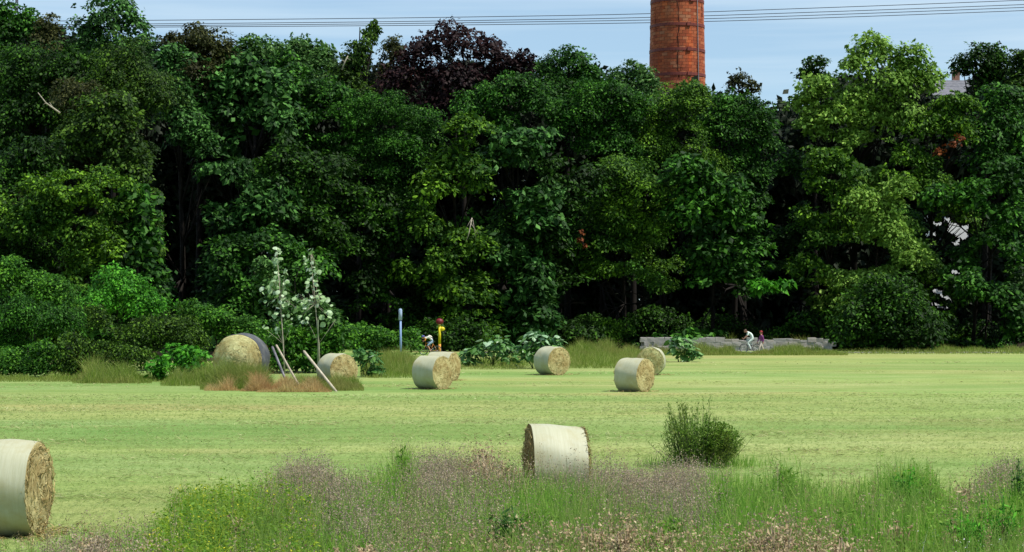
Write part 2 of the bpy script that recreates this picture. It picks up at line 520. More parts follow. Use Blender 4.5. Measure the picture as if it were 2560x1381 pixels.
# ------------------------------------------------------------------ chimney
def build_chimney():
    d, cxp = 232.0, 1693
    root = empty('brick_chimney', gpt(cxp, d))
    tag(root, 'tall round red brick chimney with iron bands rising behind the wood', 'chimney')
    s = d / FPX
    r_at = lambda z: (66.5 + 4.5 * (38.0 - z) / 10.0) * s
    ch = .36; nb = 28
    z0 = P(0, 232, d)[2]; rows = 31
    core = plain('mortar', (.34, .24, .18), (.24, .15, .11), 3, .9, .2)
    bm = MB()
    pts = [(0, 0, z) for z in (0, 8, 16, 24, 30, 36, 42, 48, 50)]
    bm.tube(pts, [r_at(p[2]) - .05 for p in pts], 56)
    bm.build('shaft', core, root)
    # brick material: one colour per brick, soot and orange stains with a shape of their own
    m, t, b = newmat('red_brick')
    oi = t.nodes.new('ShaderNodeObjectInfo')
    rp = ramp(t, [(.27, .064, .030), (.38, .100, .042), (.46, .140, .058), (.40, .17, .09)], [0, .45, .85, 1])
    t.links.new(oi.outputs['Random'], rp.inputs[0])
    n = noise(t, 5, 5, .65)
    rr = ramp(t, [(.68, .64, .64), (1.15, 1.1, 1.05)], [.35, .68]); t.links.new(n.outputs['Fac'], rr.inputs[0])
    c = mixc(t, rp.outputs[0], rr.outputs[0], 1.0, 'MULTIPLY')
    ge = t.nodes.new('ShaderNodeNewGeometry'); mpg = t.nodes.new('ShaderNodeMapping'); mpg.inputs['Scale'].default_value = (.9, .9, .10)
    t.links.new(ge.outputs['Position'], mpg.inputs['Vector'])
    ns_ = t.nodes.new('ShaderNodeTexNoise'); ns_.inputs['Scale'].default_value = 1.0; ns_.inputs['Detail'].default_value = 5; ns_.inputs['Roughness'].default_value = .65
    t.links.new(mpg.outputs[0], ns_.inputs['Vector'])
    rs_ = ramp(t, [(.30, .26, .25), (1, 1, 1), (1, 1, 1), (1.5, 1.15, .80)], [.34, .44, .56, .68]); t.links.new(ns_.outputs['Fac'], rs_.inputs[0])
    c = mixc(t, c, rs_.outputs[0], 1.0, 'MULTIPLY')
    t.links.new(c, b.inputs['Base Color']); b.inputs['Roughness'].default_value = .85; b.inputs['Specular IOR Level'].default_value = .2
    bp = t.nodes.new('ShaderNodeBump'); bp.inputs['Strength'].default_value = .5; bp.inputs['Distance'].default_value = .02
    t.links.new(n.outputs['Fac'], bp.inputs['Height']); t.links.new(bp.outputs[0], b.inputs['Normal'])
    m2, t, b = newmat('red_brick_far')
    g = t.nodes.new('ShaderNodeNewGeometry')
    rp = ramp(t, [(.27, .064, .030), (.38, .100, .042), (.46, .140, .058), (.40, .17, .09)], [0, .45, .85, 1])
    t.links.new(g.outputs['Random Per Island'], rp.inputs[0]); t.links.new(rp.outputs[0], b.inputs['Base Color'])
    b.inputs['Roughness'].default_value = .85
    # unit brick: curved over 2*pi/nb at radius 1 (scaled by r)
    def brick_mesh(name, span):
        V = []; F = []
        for k in range(4):
            a = (k / 3 - .5) * span
            for (rr_, zz) in ((1 - .03, -.5), (1.0, -.5), (1.0, .5), (1 - .03, .5)):
                V.append((rr_ * math.sin(a), -rr_ * math.cos(a), zz))
        for k in range(3):
            o = k * 4
            for q in range(4):
                q2 = (q + 1) % 4
                F.append((o + q, o + q2, o + 4 + q2, o + 4 + q))
        F.append((3, 2, 1, 0)); F.append((12, 13, 14, 15))
        me = bpy.data.meshes.new(name); me.from_pydata(V, [], F); me.materials.append(m)
        return me
    span = 2 * math.pi / nb
    full = brick_mesh('brick', span * .955)
    rest = MB()
    rr_ = random.Random(3)
    cnt = 0
    for row in range(rows):
        z = z0 + (row + .5) * ch
        rad = r_at(z)
        sh = .5 if row % 2 else 0.0
        for k in range(nb):
            a = (k + sh) * span
            a0 = (a + math.pi) % (2 * math.pi) - math.pi
            front = abs(a0) < math.pi * .36
            pr = 1 + rr_.uniform(-.004, .006)
            if front and cnt < 300 and row > 1:
                o = link('brick', full, root, (0, 0, z), (0, rr_.uniform(-.002, .002), a0), (rad * pr, rad * pr, ch * .93))
                cnt += 1
            else:
                vv = []
                for p in full.vertices:
                    x, y, zz = p.co
                    vv.append(((x * math.cos(a0) - y * math.sin(a0)) * rad * pr, (x * math.sin(a0) + y * math.cos(a0)) * rad * pr, z + zz * ch * .93))
                rest.add(vv, [tuple(p.vertices) for p in full.polygons])
    o = rest.build('brick_courses', m2, root, False); o['kind'] = 'stuff'
    iron = plain('rust_iron', (.20, .035, .020), (.11, .020, .014), 3, .6, .4)
    for py in (-55, 8, 69, 131, 192):
        z = P(0, py, d)[2]
        v = []; f = []
        rad = r_at(z) + .06; hh = .17; sg = 56
        for k in range(sg):
            a = 2 * math.pi * k / sg
            for (q, zz) in ((rad - .12, -hh), (rad, -hh), (rad, hh), (rad - .12, hh)):
                v.append((q * math.cos(a), q * math.sin(a), z + zz))
        for k in range(sg):
            k2 = (k + 1) % sg
            for q in range(4):
                q2 = (q + 1) % 4
                f.append((k * 4 + q, k2 * 4 + q, k2 * 4 + q2, k * 4 + q2))
        MB().add(v, f).build('iron_band', iron, root, False)
        zc = z
        a = R(-62 if py < 60 else -70)
        MB().box(((rad + .05) * math.cos(a), (rad + .05) * math.sin(a), zc), (.5, .14, .42), Matrix.Rotation(a + math.pi / 2, 3, 'Z')).build('band_clamp', iron, root, False)
    cab = plain('grey_cable', (.26, .25, .26), None, 3, .5, .4)
    a = R(-48)
    MB().tube([((r_at(z) + .10) * math.cos(a), (r_at(z) + .10) * math.sin(a), z) for z in (0, 20, 28, 34, 40, 50)], .05, 6).build('lightning_cable', cab, root)
    a = R(-92)
    crk = plain('dark_crack', (.05, .02, .016), None, 3, .9, .1)
    pts = []
    for i in range(12):
        z = P(0, 14 + i * 17, d)[2]; aa = a + R(rr_.uniform(-2.2, 2.2))
        pts.append(((r_at(z) + .005) * math.cos(aa), (r_at(z) + .005) * math.sin(aa), z))
    MB().tube(pts, [.03 + .05 * rr_.random() for _ in pts], 5).build('crack', crk, root)
build_chimney()

# ------------------------------------------------------------------ house behind the trees
def build_house():
    d = 262.0; s = d / FPX
    root = empty('apartment_house', gpt(2395, d)); tag(root, 'tall pale house with grey roof glimpsed behind the trees', 'house')
    wallm = plain('cream_render', (.86, .85, .80), (.80, .79, .74), .6, .9, .2)
    roofm = plain('grey_slate', (.17, .17, .19), (.11, .11, .125), 2, .7, .3)
    hw = 66 * s; zt = P(0, 240, d)[2]; zr = P(0, 190, d)[2]
    MB().box((0, 6, zt / 2), (2 * hw, 12, zt)).build('wall', wallm, root, False)
    v = [(-hw - .5, -.6, zt + .02), (hw + .5, -.6, zt + .02), (hw + .5, 12.6, zt + .02), (-hw - .5, 12.6, zt + .02), (-hw + 1.2, 5, zr), (hw - 1.2, 5, zr), (hw - 1.2, 7, zr), (-hw + 1.2, 7, zr)]
    rf = MB().add(v, [(3, 2, 1, 0), (0, 1, 5, 4), (1, 2, 6, 5), (2, 3, 7, 6), (3, 0, 4, 7), (4, 5, 6, 7)]).build('roof', roofm, root, False)
    MB().box((hw * .3, 6, zr + .6), (.9, .9, 1.6)).build('chimney_stack', plain('stack_brick', (.30, .14, .09)), rf, False)
    gl = plain('window_glass', (.05, .06, .07), None, 2, .08, .6); fr = plain('white_frame', (.75, .75, .72))
    for fl in range(9):
        for k in (-1, 0, 1):
            z = 3.2 + fl * 3.3
            if z > zt - 1.2: continue
            if k == 0 and fl in (3, 4): continue
            w = MB()
            for (cx, cz, a, b_) in ((0, .75, 1.3, .1), (0, -.75, 1.3, .1), (-.6, 0, .1, 1.6), (.6, 0, .1, 1.6), (0, 0, .07, 1.4)):
                w.box((k * hw * .6 + cx, -.02, z + cz), (a, .1 if a > .08 else .06, b_))
            wo_ = w.build('window', fr, root, False)
            MB().box((k * hw * .6, -.015, z), (1.1, .03, 1.4)).build('pane', gl, wo_, False)
build_house()

# ------------------------------------------------------------------ power lines and masts far behind
wire_m = plain('dark_wire', (.03, .035, .045), None, 3, .6, .3)
for i, (l, a, b, rr) in enumerate([(51, 36, 30, 1), (60, 45, 40, 12), (64.5, 51, 48, 19), (68, 58, 55, 27)]):
    d = 262 + i * 1.2
    ks = [(-500, l + 6), (0, l + 3), (400, l), (950, l - (l - a) * .32), (1625, a), (1760, b), (2160, b - (b - rr) * .47), (2560, rr), (3100, rr - 22)]
    xs_ = np.linspace(-500, 3100, 40)
    ys_ = np.interp(xs_, [k[0] for k in ks], [k[1] for k in ks])
    ys_ = np.convolve(np.pad(ys_, 2, mode='edge'), np.ones(5) / 5, 'valid')
    o = MB().tube([P(x, y, d) for x, y in zip(xs_, ys_)], .045, 5).build('power_line', wire_m)
    tag(o, ['uppermost of the four dark power lines crossing the sky', 'second power line from the top crossing the sky', 'third power line from the top, just above the lowest', 'lowest of the four dark power lines crossing the sky'][i], 'power line', 'power lines across the sky')
for px, lab in ((10, 'thin dark mast at the very top left corner above the trees'), (42, 'thin dark mast just right of the corner mast above the trees')):
    d = 215
    c = gpt(px, d); z = P(0, -40, d)[2]
    root = empty('lattice_mast', c); tag(root, lab, 'mast', 'dark masts above the trees')
    mb = MB()
    for q in ((-.1, -.1), (.1, -.1), (.1, .1), (-.1, .1)): mb.tube([(q[0] * 2, q[1] * 2, 0), (q[0], q[1], z)], .035, 5)
    mb.build('post', wire_m, root)
    mb = MB()
    k = 0.0
    while k < z - 1:
        mb.tube([(-.14, -.14, k), (.14, -.14, k + 1)], .03, 4); mb.tube([(.14, .14, k), (-.14, .14, k + 1)], .03, 4); k += 1
    mb.build('bracing', wire_m, root)
    mb = MB(); mb.box((0, 0, z), (1.4, .12, .12)); mb.build('crossarm', wire_m, root, False)

# ------------------------------------------------------------------ the wood: skyline of individual trees
GB, GM, GF = 'trees along the skyline of the wood', 'trees in the face of the wood', 'bushes at the foot of the wood'
T = []
def add(*a, **k): T.append((a, k))
# --- skyline row
add('leafy_tree', 'dark green tree under the two masts in the top left corner', 'tree', 170, 'mid', .34, [(30, 75, 80, 60), (10, 30, 40, 40), (70, 55, 34, 40), (20, 170, 120, 80)], GB)
add('leafy_tree', 'small brownish round topped tree beside the corner tree', 'tree', 168, 'brown', .26, [(118, 70, 36, 42), (112, 125, 50, 40)], GB)
add('leafy_tree', 'tallest tree, cut by the top edge, sky showing through its crown', 'tree', 165, 'blue', .34, [(265, 25, 84, 62), (215, 75, 48, 50), (325, 70, 46, 52), (355, 115, 36, 46), (250, 120, 90, 50)], GB, dens=.62)
add('leafy_tree', 'brown green tree with a low domed top right of the tallest tree', 'tree', 165, 'brown', .26, [(495, 100, 74, 46), (440, 120, 44, 40), (555, 125, 36, 34), (500, 180, 105, 70)], GB)
add('leafy_tree', 'tree with frosty pale tips on the skyline left of centre', 'tree', 186, 'pale', .34, [(630, 120, 60, 38), (590, 150, 44, 40), (680, 135, 44, 36), (640, 210, 100, 70)], GB)
add('leafy_tree', 'pale leaved tree between the frosty tree and the leaning conifer', 'tree', 188, 'pale', .32, [(745, 115, 50, 32), (800, 135, 46, 34), (715, 150, 46, 40), (765, 210, 100, 70)], GB)
add('conifer_tree', 'dark conifer whose tip leans right beside the copper beech', 'conifer', 184, 'olive', .28, [(935, 66, 15, 20), (920, 90, 24, 18), (902, 118, 36, 22), (885, 150, 52, 28), (868, 190, 62, 32), (890, 240, 70, 40)], GB, br=.9, up=.5)
add('leafy_tree', 'slim dark tree squeezed in right of the leaning conifer', 'tree', 187, 'brown', .26, [(985, 130, 30, 50), (975, 200, 50, 60)], GB)
add('copper_beech', 'copper beech with nearly black purple leaves and lacy top', 'tree', 182, 'copper', .36, [(1125, 100, 85, 46), (1050, 130, 60, 50), (1210, 125, 60, 44), (1270, 145, 50, 36), (1310, 160, 30, 30), (1010, 190, 60, 60), (1130, 200, 150, 80), (1250, 205, 70, 60), (1090, 270, 90, 60)], GB, dens=.6, sprigs=14)
add('leafy_tree', 'green feathery tree on the skyline between copper beech and chimney', 'tree', 184, 'mid', .26, [(1425, 150, 60, 40), (1370, 175, 46, 36), (1475, 185, 40, 36), (1410, 230, 110, 60)], GB, sprigs=8)
add('leafy_tree', 'pale green tree on the skyline touching the left side of the chimney', 'tree', 190, 'pale', .26, [(1595, 178, 42, 34), (1545, 195, 36, 30), (1625, 205, 34, 36), (1570, 250, 80, 46)], GB, sprigs=5)
add('leafy_tree', 'thin see-through sapling alone on the skyline right of the chimney', 'tree', 196, 'brown', .28, [(1845, 200, 30, 28), (1880, 218, 24, 22), (1850, 240, 40, 26)], GB, dens=.4)
add('leafy_tree', 'small dark tree peeping out behind the bright tree, left side', 'tree', 198, 'dark', .3, [(2040, 160, 34, 24), (2015, 185, 34, 24), (2060, 200, 50, 34)], GB, dens=.7)
add('leafy_tree', 'dark green round tree on the skyline right of the bright tree', 'tree', 186, 'dark', .32, [(2455, 150, 56, 40), (2410, 165, 34, 30), (2500, 140, 26, 36), (2490, 200, 70, 60)], GB)
add('leafy_tree', 'tree cut by the right edge high on the skyline', 'tree', 184, 'olive', .3, [(2560, 150, 40, 40), (2590, 180, 60, 70), (2565, 230, 60, 60)], GB)
# --- face of the wood, left
add('leafy_tree', 'broad dark tree with fine leaves below the top left corner', 'tree', 150, 'dark', .24, [(60, 190, 110, 90), (170, 170, 110, 70), (20, 320, 110, 110), (120, 290, 110, 90)], GM)
add('leafy_tree', 'soft dark olive tree directly below the tallest tree', 'tree', 146, 'olive', .2, [(310, 170, 100, 80), (370, 240, 90, 80), (250, 250, 90, 70)], GM)
add('leafy_tree', 'grey green bushy tree in the hollow below the olive tree', 'tree', 142, 'brown', .2, [(185, 235, 70, 50), (250, 270, 60, 40)], GM)
add('leafy_tree', 'yellowish olive tree in the upper left of the wood face', 'tree', 138, 'olive', .26, [(270, 290, 95, 70), (200, 350, 90, 70), (320, 370, 80, 70)], GM)
add('leafy_tree', 'yellow green tree with a sunny shoulder at the left of the wood', 'tree', 132, 'yellow', .26, [(150, 480, 110, 60), (240, 470, 90, 56), (60, 540, 90, 60), (200, 560, 110, 60)], GM)
add('leafy_tree', 'dark tree filling the left edge at mid height', 'tree', 136, 'dark', .26, [(20, 430, 90, 90), (90, 400, 90, 70), (0, 580, 90, 80)], GM)
add('leafy_tree', 'tree with large hanging leaves left of the black hollow', 'tree', 134, 'mid', .5, [(330, 520, 70, 80), (350, 610, 62, 70), (290, 640, 70, 60)], GM)
add('leafy_tree', 'small knobbly tree with pale tip left of the broad leaved tree', 'tree', 160, 'blue', .34, [(435, 150, 46, 48), (420, 220, 60, 60), (450, 290, 70, 60)], GM)
add('leafy_tree', 'broad tree with heavy drooping leaf layers left of centre', 'tree', 164, 'blue', .52, [(560, 190, 90, 60), (640, 220, 90, 70), (560, 270, 110, 60), (680, 290, 80, 50), (470, 300, 80, 60), (600, 180, 70, 50)], GM, flat=.28)
add('leafy_tree', 'large leaved tree standing right beside the tall black hollow', 'tree', 158, 'blue', .5, [(560, 430, 80, 50), (610, 490, 90, 50), (480, 510, 66, 40), (560, 560, 70, 46), (680, 520, 80, 60)], GM, flat=.28)
add('leafy_tree', 'deep green tree below the skyline in front of the pale leaved tree', 'tree', 170, 'mid', .36, [(740, 220, 80, 60), (820, 250, 80, 60), (740, 310, 90, 60), (700, 160, 40, 40)], GM)
add('leafy_tree', 'dark green tree at mid height behind the two silvery saplings', 'tree', 160, 'dark', .34, [(700, 400, 80, 60), (780, 440, 90, 60), (740, 530, 100, 60), (820, 590, 90, 60)], GM)
add('leafy_tree', 'green tree above the silvery saplings with small bright leaves', 'tree', 150, 'mid', .34, [(590, 640, 80, 60), (680, 620, 80, 50), (610, 710, 90, 60), (760, 680, 90, 70)], GM)
# --- centre
add('willowy_tree', 'feathery bright green tree below the copper beech', 'tree', 168, 'mid', .2, [(880, 280, 70, 46), (960, 275, 70, 46), (1050, 300, 70, 46), (900, 360, 90, 60), (1010, 370, 90, 56), (960, 440, 90, 50)], GM, sprigs=8, jit=.8)
add('leafy_tree', 'dark green tree in the middle of the wood below the feathery tree', 'tree', 166, 'dark', .34, [(900, 490, 90, 60), (850, 420, 60, 50), (960, 550, 90, 56), (880, 570, 70, 50)], GM)
add('leafy_tree', 'round bright topped tree right below the copper beech', 'tree', 174, 'mid', .28, [(1290, 215, 60, 40), (1230, 245, 60, 44), (1340, 240, 60, 44), (1270, 310, 110, 60), (1170, 270, 50, 44)], GM)
add('leafy_tree', 'yellow green tree with a sunny flank left of the picture centre', 'tree', 164, 'yellow', .36, [(1170, 320, 60, 44), (1130, 400, 70, 60), (1090, 470, 60, 50), (1190, 440, 60, 50), (1080, 550, 60, 60)], GM)
add('leafy_tree', 'big leaved tree with a pale drooping branch at the picture centre', 'tree', 166, 'blue', .56, [(1280, 370, 90, 40), (1340, 350, 60, 40), (1240, 350, 50, 40)], GM, flat=.26)
add('leafy_tree', 'green fine leaved tree just left of and below the chimney', 'tree', 178, 'mid', .26, [(1500, 240, 80, 50), (1430, 290, 90, 56), (1580, 270, 70, 50), (1520, 340, 90, 56)], GM)
add('leafy_tree', 'olive green tree hiding the foot of the chimney', 'tree', 180, 'yellow', .22, [(1700, 255, 80, 46), (1740, 230, 44, 30), (1620, 290, 70, 50), (1690, 330, 100, 60), (1600, 370, 70, 50)], GM, sprigs=8)
add('leafy_tree', 'dark green tree at mid height right of the picture centre', 'tree', 168, 'dark', .32, [(1380, 420, 60, 46), (1440, 450, 80, 56), (1380, 530, 90, 56), (1300, 550, 80, 50)], GM)
add('leafy_tree', 'yellow green tree below the chimney at mid height', 'tree', 170, 'yellow', .26, [(1560, 430, 80, 50), (1620, 470, 80, 50), (1530, 520, 80, 50), (1600, 570, 90, 50), (1540, 620, 80, 44)], GM)
add('leafy_tree', 'dark tree low in the wood above the cyclist in the white jersey', 'tree', 166, 'dark', .36, [(1020, 640, 70, 50), (940, 680, 80, 56), (1080, 710, 80, 56), (960, 770, 90, 50), (1050, 800, 80, 44)], GM)
add('leafy_tree', 'green tree low in the wood above the broad leaved plants', 'tree', 168, 'mid', .42, [(1190, 630, 80, 60), (1270, 650, 90, 60), (1180, 740, 90, 60), (1290, 750, 90, 60), (1230, 810, 100, 40), (1150, 560, 60, 44)], GM)
add('leafy_tree', 'dark tree low in the wood left of the shaded gap', 'tree', 172, 'dark', .34, [(1400, 640, 80, 60), (1370, 720, 70, 60), (1400, 800, 80, 40), (1450, 590, 60, 40)], GM)
# --- right
add('leafy_tree', 'deep green tree in front of the sky gap right of the chimney', 'tree', 182, 'mid', .26, [(1820, 255, 60, 36), (1880, 270, 60, 40), (1800, 320, 80, 56), (1900, 330, 70, 56), (1850, 400, 90, 56)], GM)
add('leafy_tree', 'tree with broad glossy leaves hanging over the shaded path', 'tree', 168, 'mid', .5, [(1730, 430, 80, 50), (1800, 480, 90, 56), (1720, 530, 80, 50), (1840, 560, 90, 56), (1800, 630, 90, 40), (1880, 620, 60, 50)], GM, flat=.28)
add('leafy_tree', 'low leafy bough hanging above the walkers in the shaded gap', 'tree', 166, 'fresh', .55, [(1905, 715, 40, 18), (1950, 705, 34, 26)], GM, br=.7, trunk=False)
add('leafy_tree', 'bright light green tree with domed tops on the right skyline', 'tree', 174, 'bright', .36, [(2180, 125, 60, 50), (2150, 165, 50, 40), (2275, 145, 46, 46), (2330, 190, 44, 40), (2240, 205, 90, 46), (2140, 235, 80, 40), (2040, 215, 60, 34), (2010, 255, 44, 30), (2100, 285, 90, 40), (2230, 280, 90, 44), (2050, 310, 60, 36), (2130, 330, 60, 30)], GM)
add('leafy_tree', 'yellow green tree below the bright domed tree', 'tree', 170, 'yellow', .34, [(2060, 400, 60, 40), (2130, 410, 60, 40), (2060, 450, 60, 30)], GM)
add('leafy_tree', 'sunny lime green tree in the middle of the right side', 'tree', 166, 'bright', .3, [(2210, 530, 56, 46), (2160, 500, 44, 34), (2250, 470, 50, 34)], GM)
add('leafy_tree', 'mid green tree just below the grey roof', 'tree', 172, 'yellow', .3, [(2370, 275, 50, 36), (2388, 252, 44, 20), (2425, 262, 34, 24), (2320, 310, 60, 40), (2400, 320, 50, 44), (2290, 390, 70, 46), (2250, 430, 50, 40), (2330, 450, 60, 40)], GM)
add('leafy_tree', 'dark green tree on the right edge below the skyline', 'tree', 174, 'mid', .34, [(2510, 250, 70, 50), (2480, 320, 70, 60), (2550, 340, 60, 70), (2470, 400, 60, 50)], GM)
add('leafy_tree', 'green tree on the right edge beside the bright sky gaps', 'tree', 166, 'mid', .42, [(2530, 450, 60, 60), (2480, 500, 60, 50), (2540, 560, 50, 70), (2430, 480, 50, 36), (2350, 490, 60, 30)], GM)
add('leafy_tree', 'dark low tree at the right edge of the wood', 'tree', 168, 'dark', .36, [(2540, 690, 60, 60), (2500, 760, 60, 60), (2560, 810, 60, 50), (2430, 640, 30, 30), (2450, 720, 40, 36)], GM)
add('leafy_tree', 'dark green tree at the back left of the round bush', 'tree', 176, 'dark', .32, [(2040, 540, 70, 44), (1990, 590, 60, 40), (2080, 600, 70, 36), (2010, 660, 60, 40), (1980, 420, 40, 60)], GM)
add('leafy_tree', 'dark leafy tree behind the lime green tree', 'tree', 178, 'mid', .34, [(2280, 560, 60, 46), (2290, 630, 60, 46), (2230, 640, 60, 40), (2140, 560, 50, 34)], GM)
# --- bushes
add('round_bush', 'big dark round bush on the grass at the right', 'bush', 160, 'dark', .3, [(2230, 760, 100, 80), (2150, 800, 76, 60), (2300, 800, 70, 66), (2230, 840, 130, 34), (2200, 720, 70, 40)], GF, cull=False)
add('round_bush', 'fresh green rounded bush at the left below the hanging leaves', 'bush', 118, 'fresh', .2, [(290, 715, 78, 56), (240, 760, 60, 40), (350, 750, 60, 44)], GF, cull=False)
add('spreading_bush', 'dark green bush at the left edge of the hedge', 'bush', 114, 'bush', .18, [(20, 690, 70, 56), (90, 720, 80, 44), (150, 740, 60, 44)], GF, cull=False)
add('spreading_bush', 'feathery green bush with arching twigs at the left edge', 'bush', 106, 'mid', .15, [(40, 790, 100, 50), (140, 800, 80, 44), (20, 860, 60, 50)], GF, cull=False, sprigs=8, jit=.8)
add('spreading_bush', 'small dark bush at the field edge at far left', 'bush', 98, 'bush', .16, [(120, 890, 56, 44), (60, 920, 60, 30), (20, 900, 50, 40)], GF, cull=False)
add('spreading_bush', 'light green twiggy bush behind the field edge left of the large bale', 'bush', 108, 'olive', .15, [(420, 820, 90, 46), (350, 850, 70, 44), (230, 800, 60, 36), (470, 850, 60, 40)], GF, cull=False, sprigs=8, jit=.8)
add('spreading_bush', 'green bush between fresh green bush and silvery saplings', 'bush', 112, 'bush', .18, [(560, 810, 70, 40), (520, 790, 50, 30), (620, 830, 60, 40), (470, 770, 40, 24)], GF, cull=False)
add('spreading_bush', 'leafy green bush touching the left side of the large bale', 'bush', 93, 'fresh', .26, [(450, 890, 50, 34), (490, 910, 40, 40), (410, 920, 36, 30)], GF, cull=False)
add('spreading_bush', 'dull green bush in the middle of the left field edge', 'bush', 97, 'olive', .14, [(250, 890, 50, 40), (330, 900, 60, 40), (210, 920, 40, 30), (180, 880, 46, 44), (165, 920, 40, 26)], GF, cull=False, jit=.8)
add('spreading_bush', 'dark bush behind the leaning posts', 'bush', 104, 'bush', .24, [(720, 850, 50, 44), (800, 860, 60, 44), (690, 900, 50, 30), (850, 840, 40, 40), (770, 900, 70, 30)], GF, cull=False)
add('spreading_bush', 'dark bush behind the pale blue pole', 'bush', 140, 'bush', .24, [(940, 850, 70, 40), (1010, 850, 50, 34), (890, 840, 50, 40)], GF, cull=False)
add('spreading_bush', 'dark bush behind the yellow marker post', 'bush', 158, 'dark', .26, [(1130, 850, 60, 34), (1080, 830, 50, 40), (1170, 830, 60, 40)], GF, cull=False)
add('spreading_bush', 'small shaded bush behind the low wall near the walkers', 'bush', 170, 'dark', .26, [(2010, 810, 46, 34), (1960, 830, 34, 18), (2050, 830, 40, 30)], GF, cull=False)
for _x, _y, _w, _l in ((1480, 815, 70, 'low shaded bush under the trees left of the grey wall'), (1640, 800, 80, 'low shaded bush behind the left end of the grey wall'), (1800, 812, 70, 'low shaded bush behind the middle of the grey wall'), (2440, 830, 60, 'low shaded bush under the trees right of the big round bush')):
    add('spreading_bush', _l, 'bush', 176, 'dark', .26, [(_x, _y, _w, 34), (_x + 50, _y + 20, 50, 26), (_x - 50, _y + 18, 46, 28)], GF, cull=False, dens=.8)
add('spreading_bush', 'light green airy bush growing round the stems of the silvery saplings', 'bush', 106, 'pale', .24, [(690, 720, 34, 60), (790, 790, 40, 50), (735, 800, 50, 50), (830, 810, 26, 40), (660, 670, 30, 30)], GF, cull=False, sprigs=12, dens=.55, br=.7)
for i, (a, k) in enumerate(T):
    a = list(a)
    a[4] = G[a[4]]
    tree(*a, seed=100 + i, **k)

# woodland further back, one mass with deep shade painted into its near-black leaves
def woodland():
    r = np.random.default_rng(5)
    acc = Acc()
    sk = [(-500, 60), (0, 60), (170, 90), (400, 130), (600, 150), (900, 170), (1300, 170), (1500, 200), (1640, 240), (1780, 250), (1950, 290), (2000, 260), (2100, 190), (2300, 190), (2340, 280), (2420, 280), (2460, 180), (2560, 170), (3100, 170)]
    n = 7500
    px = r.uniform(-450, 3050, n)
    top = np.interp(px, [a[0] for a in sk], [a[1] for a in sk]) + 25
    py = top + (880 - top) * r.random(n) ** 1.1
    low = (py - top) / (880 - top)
    d = np.where(low < .25, r.uniform(196, 226, n), r.uniform(204, 228, n))  # upper boughs spread forward as a roof, shaped to darken the inside
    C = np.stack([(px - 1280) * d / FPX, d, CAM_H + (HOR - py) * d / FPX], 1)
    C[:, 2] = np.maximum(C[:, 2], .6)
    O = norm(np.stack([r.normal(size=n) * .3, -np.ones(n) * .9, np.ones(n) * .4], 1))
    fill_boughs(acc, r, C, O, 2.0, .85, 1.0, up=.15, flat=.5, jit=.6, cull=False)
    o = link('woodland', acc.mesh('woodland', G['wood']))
    tag(o, 'woodland behind the front row of trees, shade painted into its near-black leaves', 'woodland', kind='stuff')
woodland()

# dead rust coloured boughs and a bare pale branch
def dead_bough(name, label, pts, d, seed, mat='rust'):
    r = np.random.default_rng(seed)
    root = empty(name, P(pts[0][0], pts[0][1], d)); tag(root, label, 'branch')
    b0 = np.array(root.location)
    acc = Acc()
    for (px, py, rp) in pts:
        c = P(px, py, d); rad = rp * d / FPX
        C, O = boughs(r, c, np.array([rad, rad * .7, rad]), 7, .6, .2)
        fill_boughs(acc, r, C, O, rad * .5, .3, .5, cull=False)
    me = acc.mesh('dead_leaves', G[mat]); me.transform(Matrix.Translation(Vector(-b0))); link('dead_leaves', me, root)
    MB().tube([P(p[0], p[1], d) - b0 for p in pts], .07, 6).build('stem', BARK, root)
dead_bough('dead_bough', 'rust red dead leaves hanging in the trees below the grey roof', [(2355, 378, 20), (2385, 362, 12), (2405, 345, 18)], 168, 1)
dead_bough('dead_bough', 'small orange brown dead twig in the middle of the wood', [(1455, 580, 7), (1450, 600, 8), (1462, 616, 5)], 162, 2)
def bare(label, pts, d, rad, sub, mat=PALEBARK):
    root = empty('bare_branch', P(*pts[0], d)); tag(root, label, 'branch')
    b0 = np.array(root.location)
    MB().tube([P(*p, d) - b0 for p in pts], [rad * (1 - .6 * i / (len(pts) - 1)) for i in range(len(pts))], 6).build('stem', mat, root)
    mb = MB()
    for s in sub: mb.tube([P(*p, d) - b0 for p in s], [rad * .5, rad * .2], 5)
    mb.build('twigs', mat, root)
bare('bare whitish branch poking out of the dark trees at upper left', [(150, 283), (132, 270), (115, 258), (95, 232)], 128, .07, [[(115, 258), (108, 262)], [(132, 270), (124, 256)]])
bare('pale broken branch on the conifer left of the copper beech', [(855, 175), (862, 155), (870, 140)], 170, .09, [[(862, 155), (854, 150)], [(866, 146), (876, 150)]])
bare('bare dry twigs hanging in the dark centre of the wood', [(1180, 545), (1172, 585), (1165, 605)], 160, .05, [[(1178, 560), (1195, 585)], [(1180, 545), (1160, 580)], [(1182, 550), (1190, 600)]])

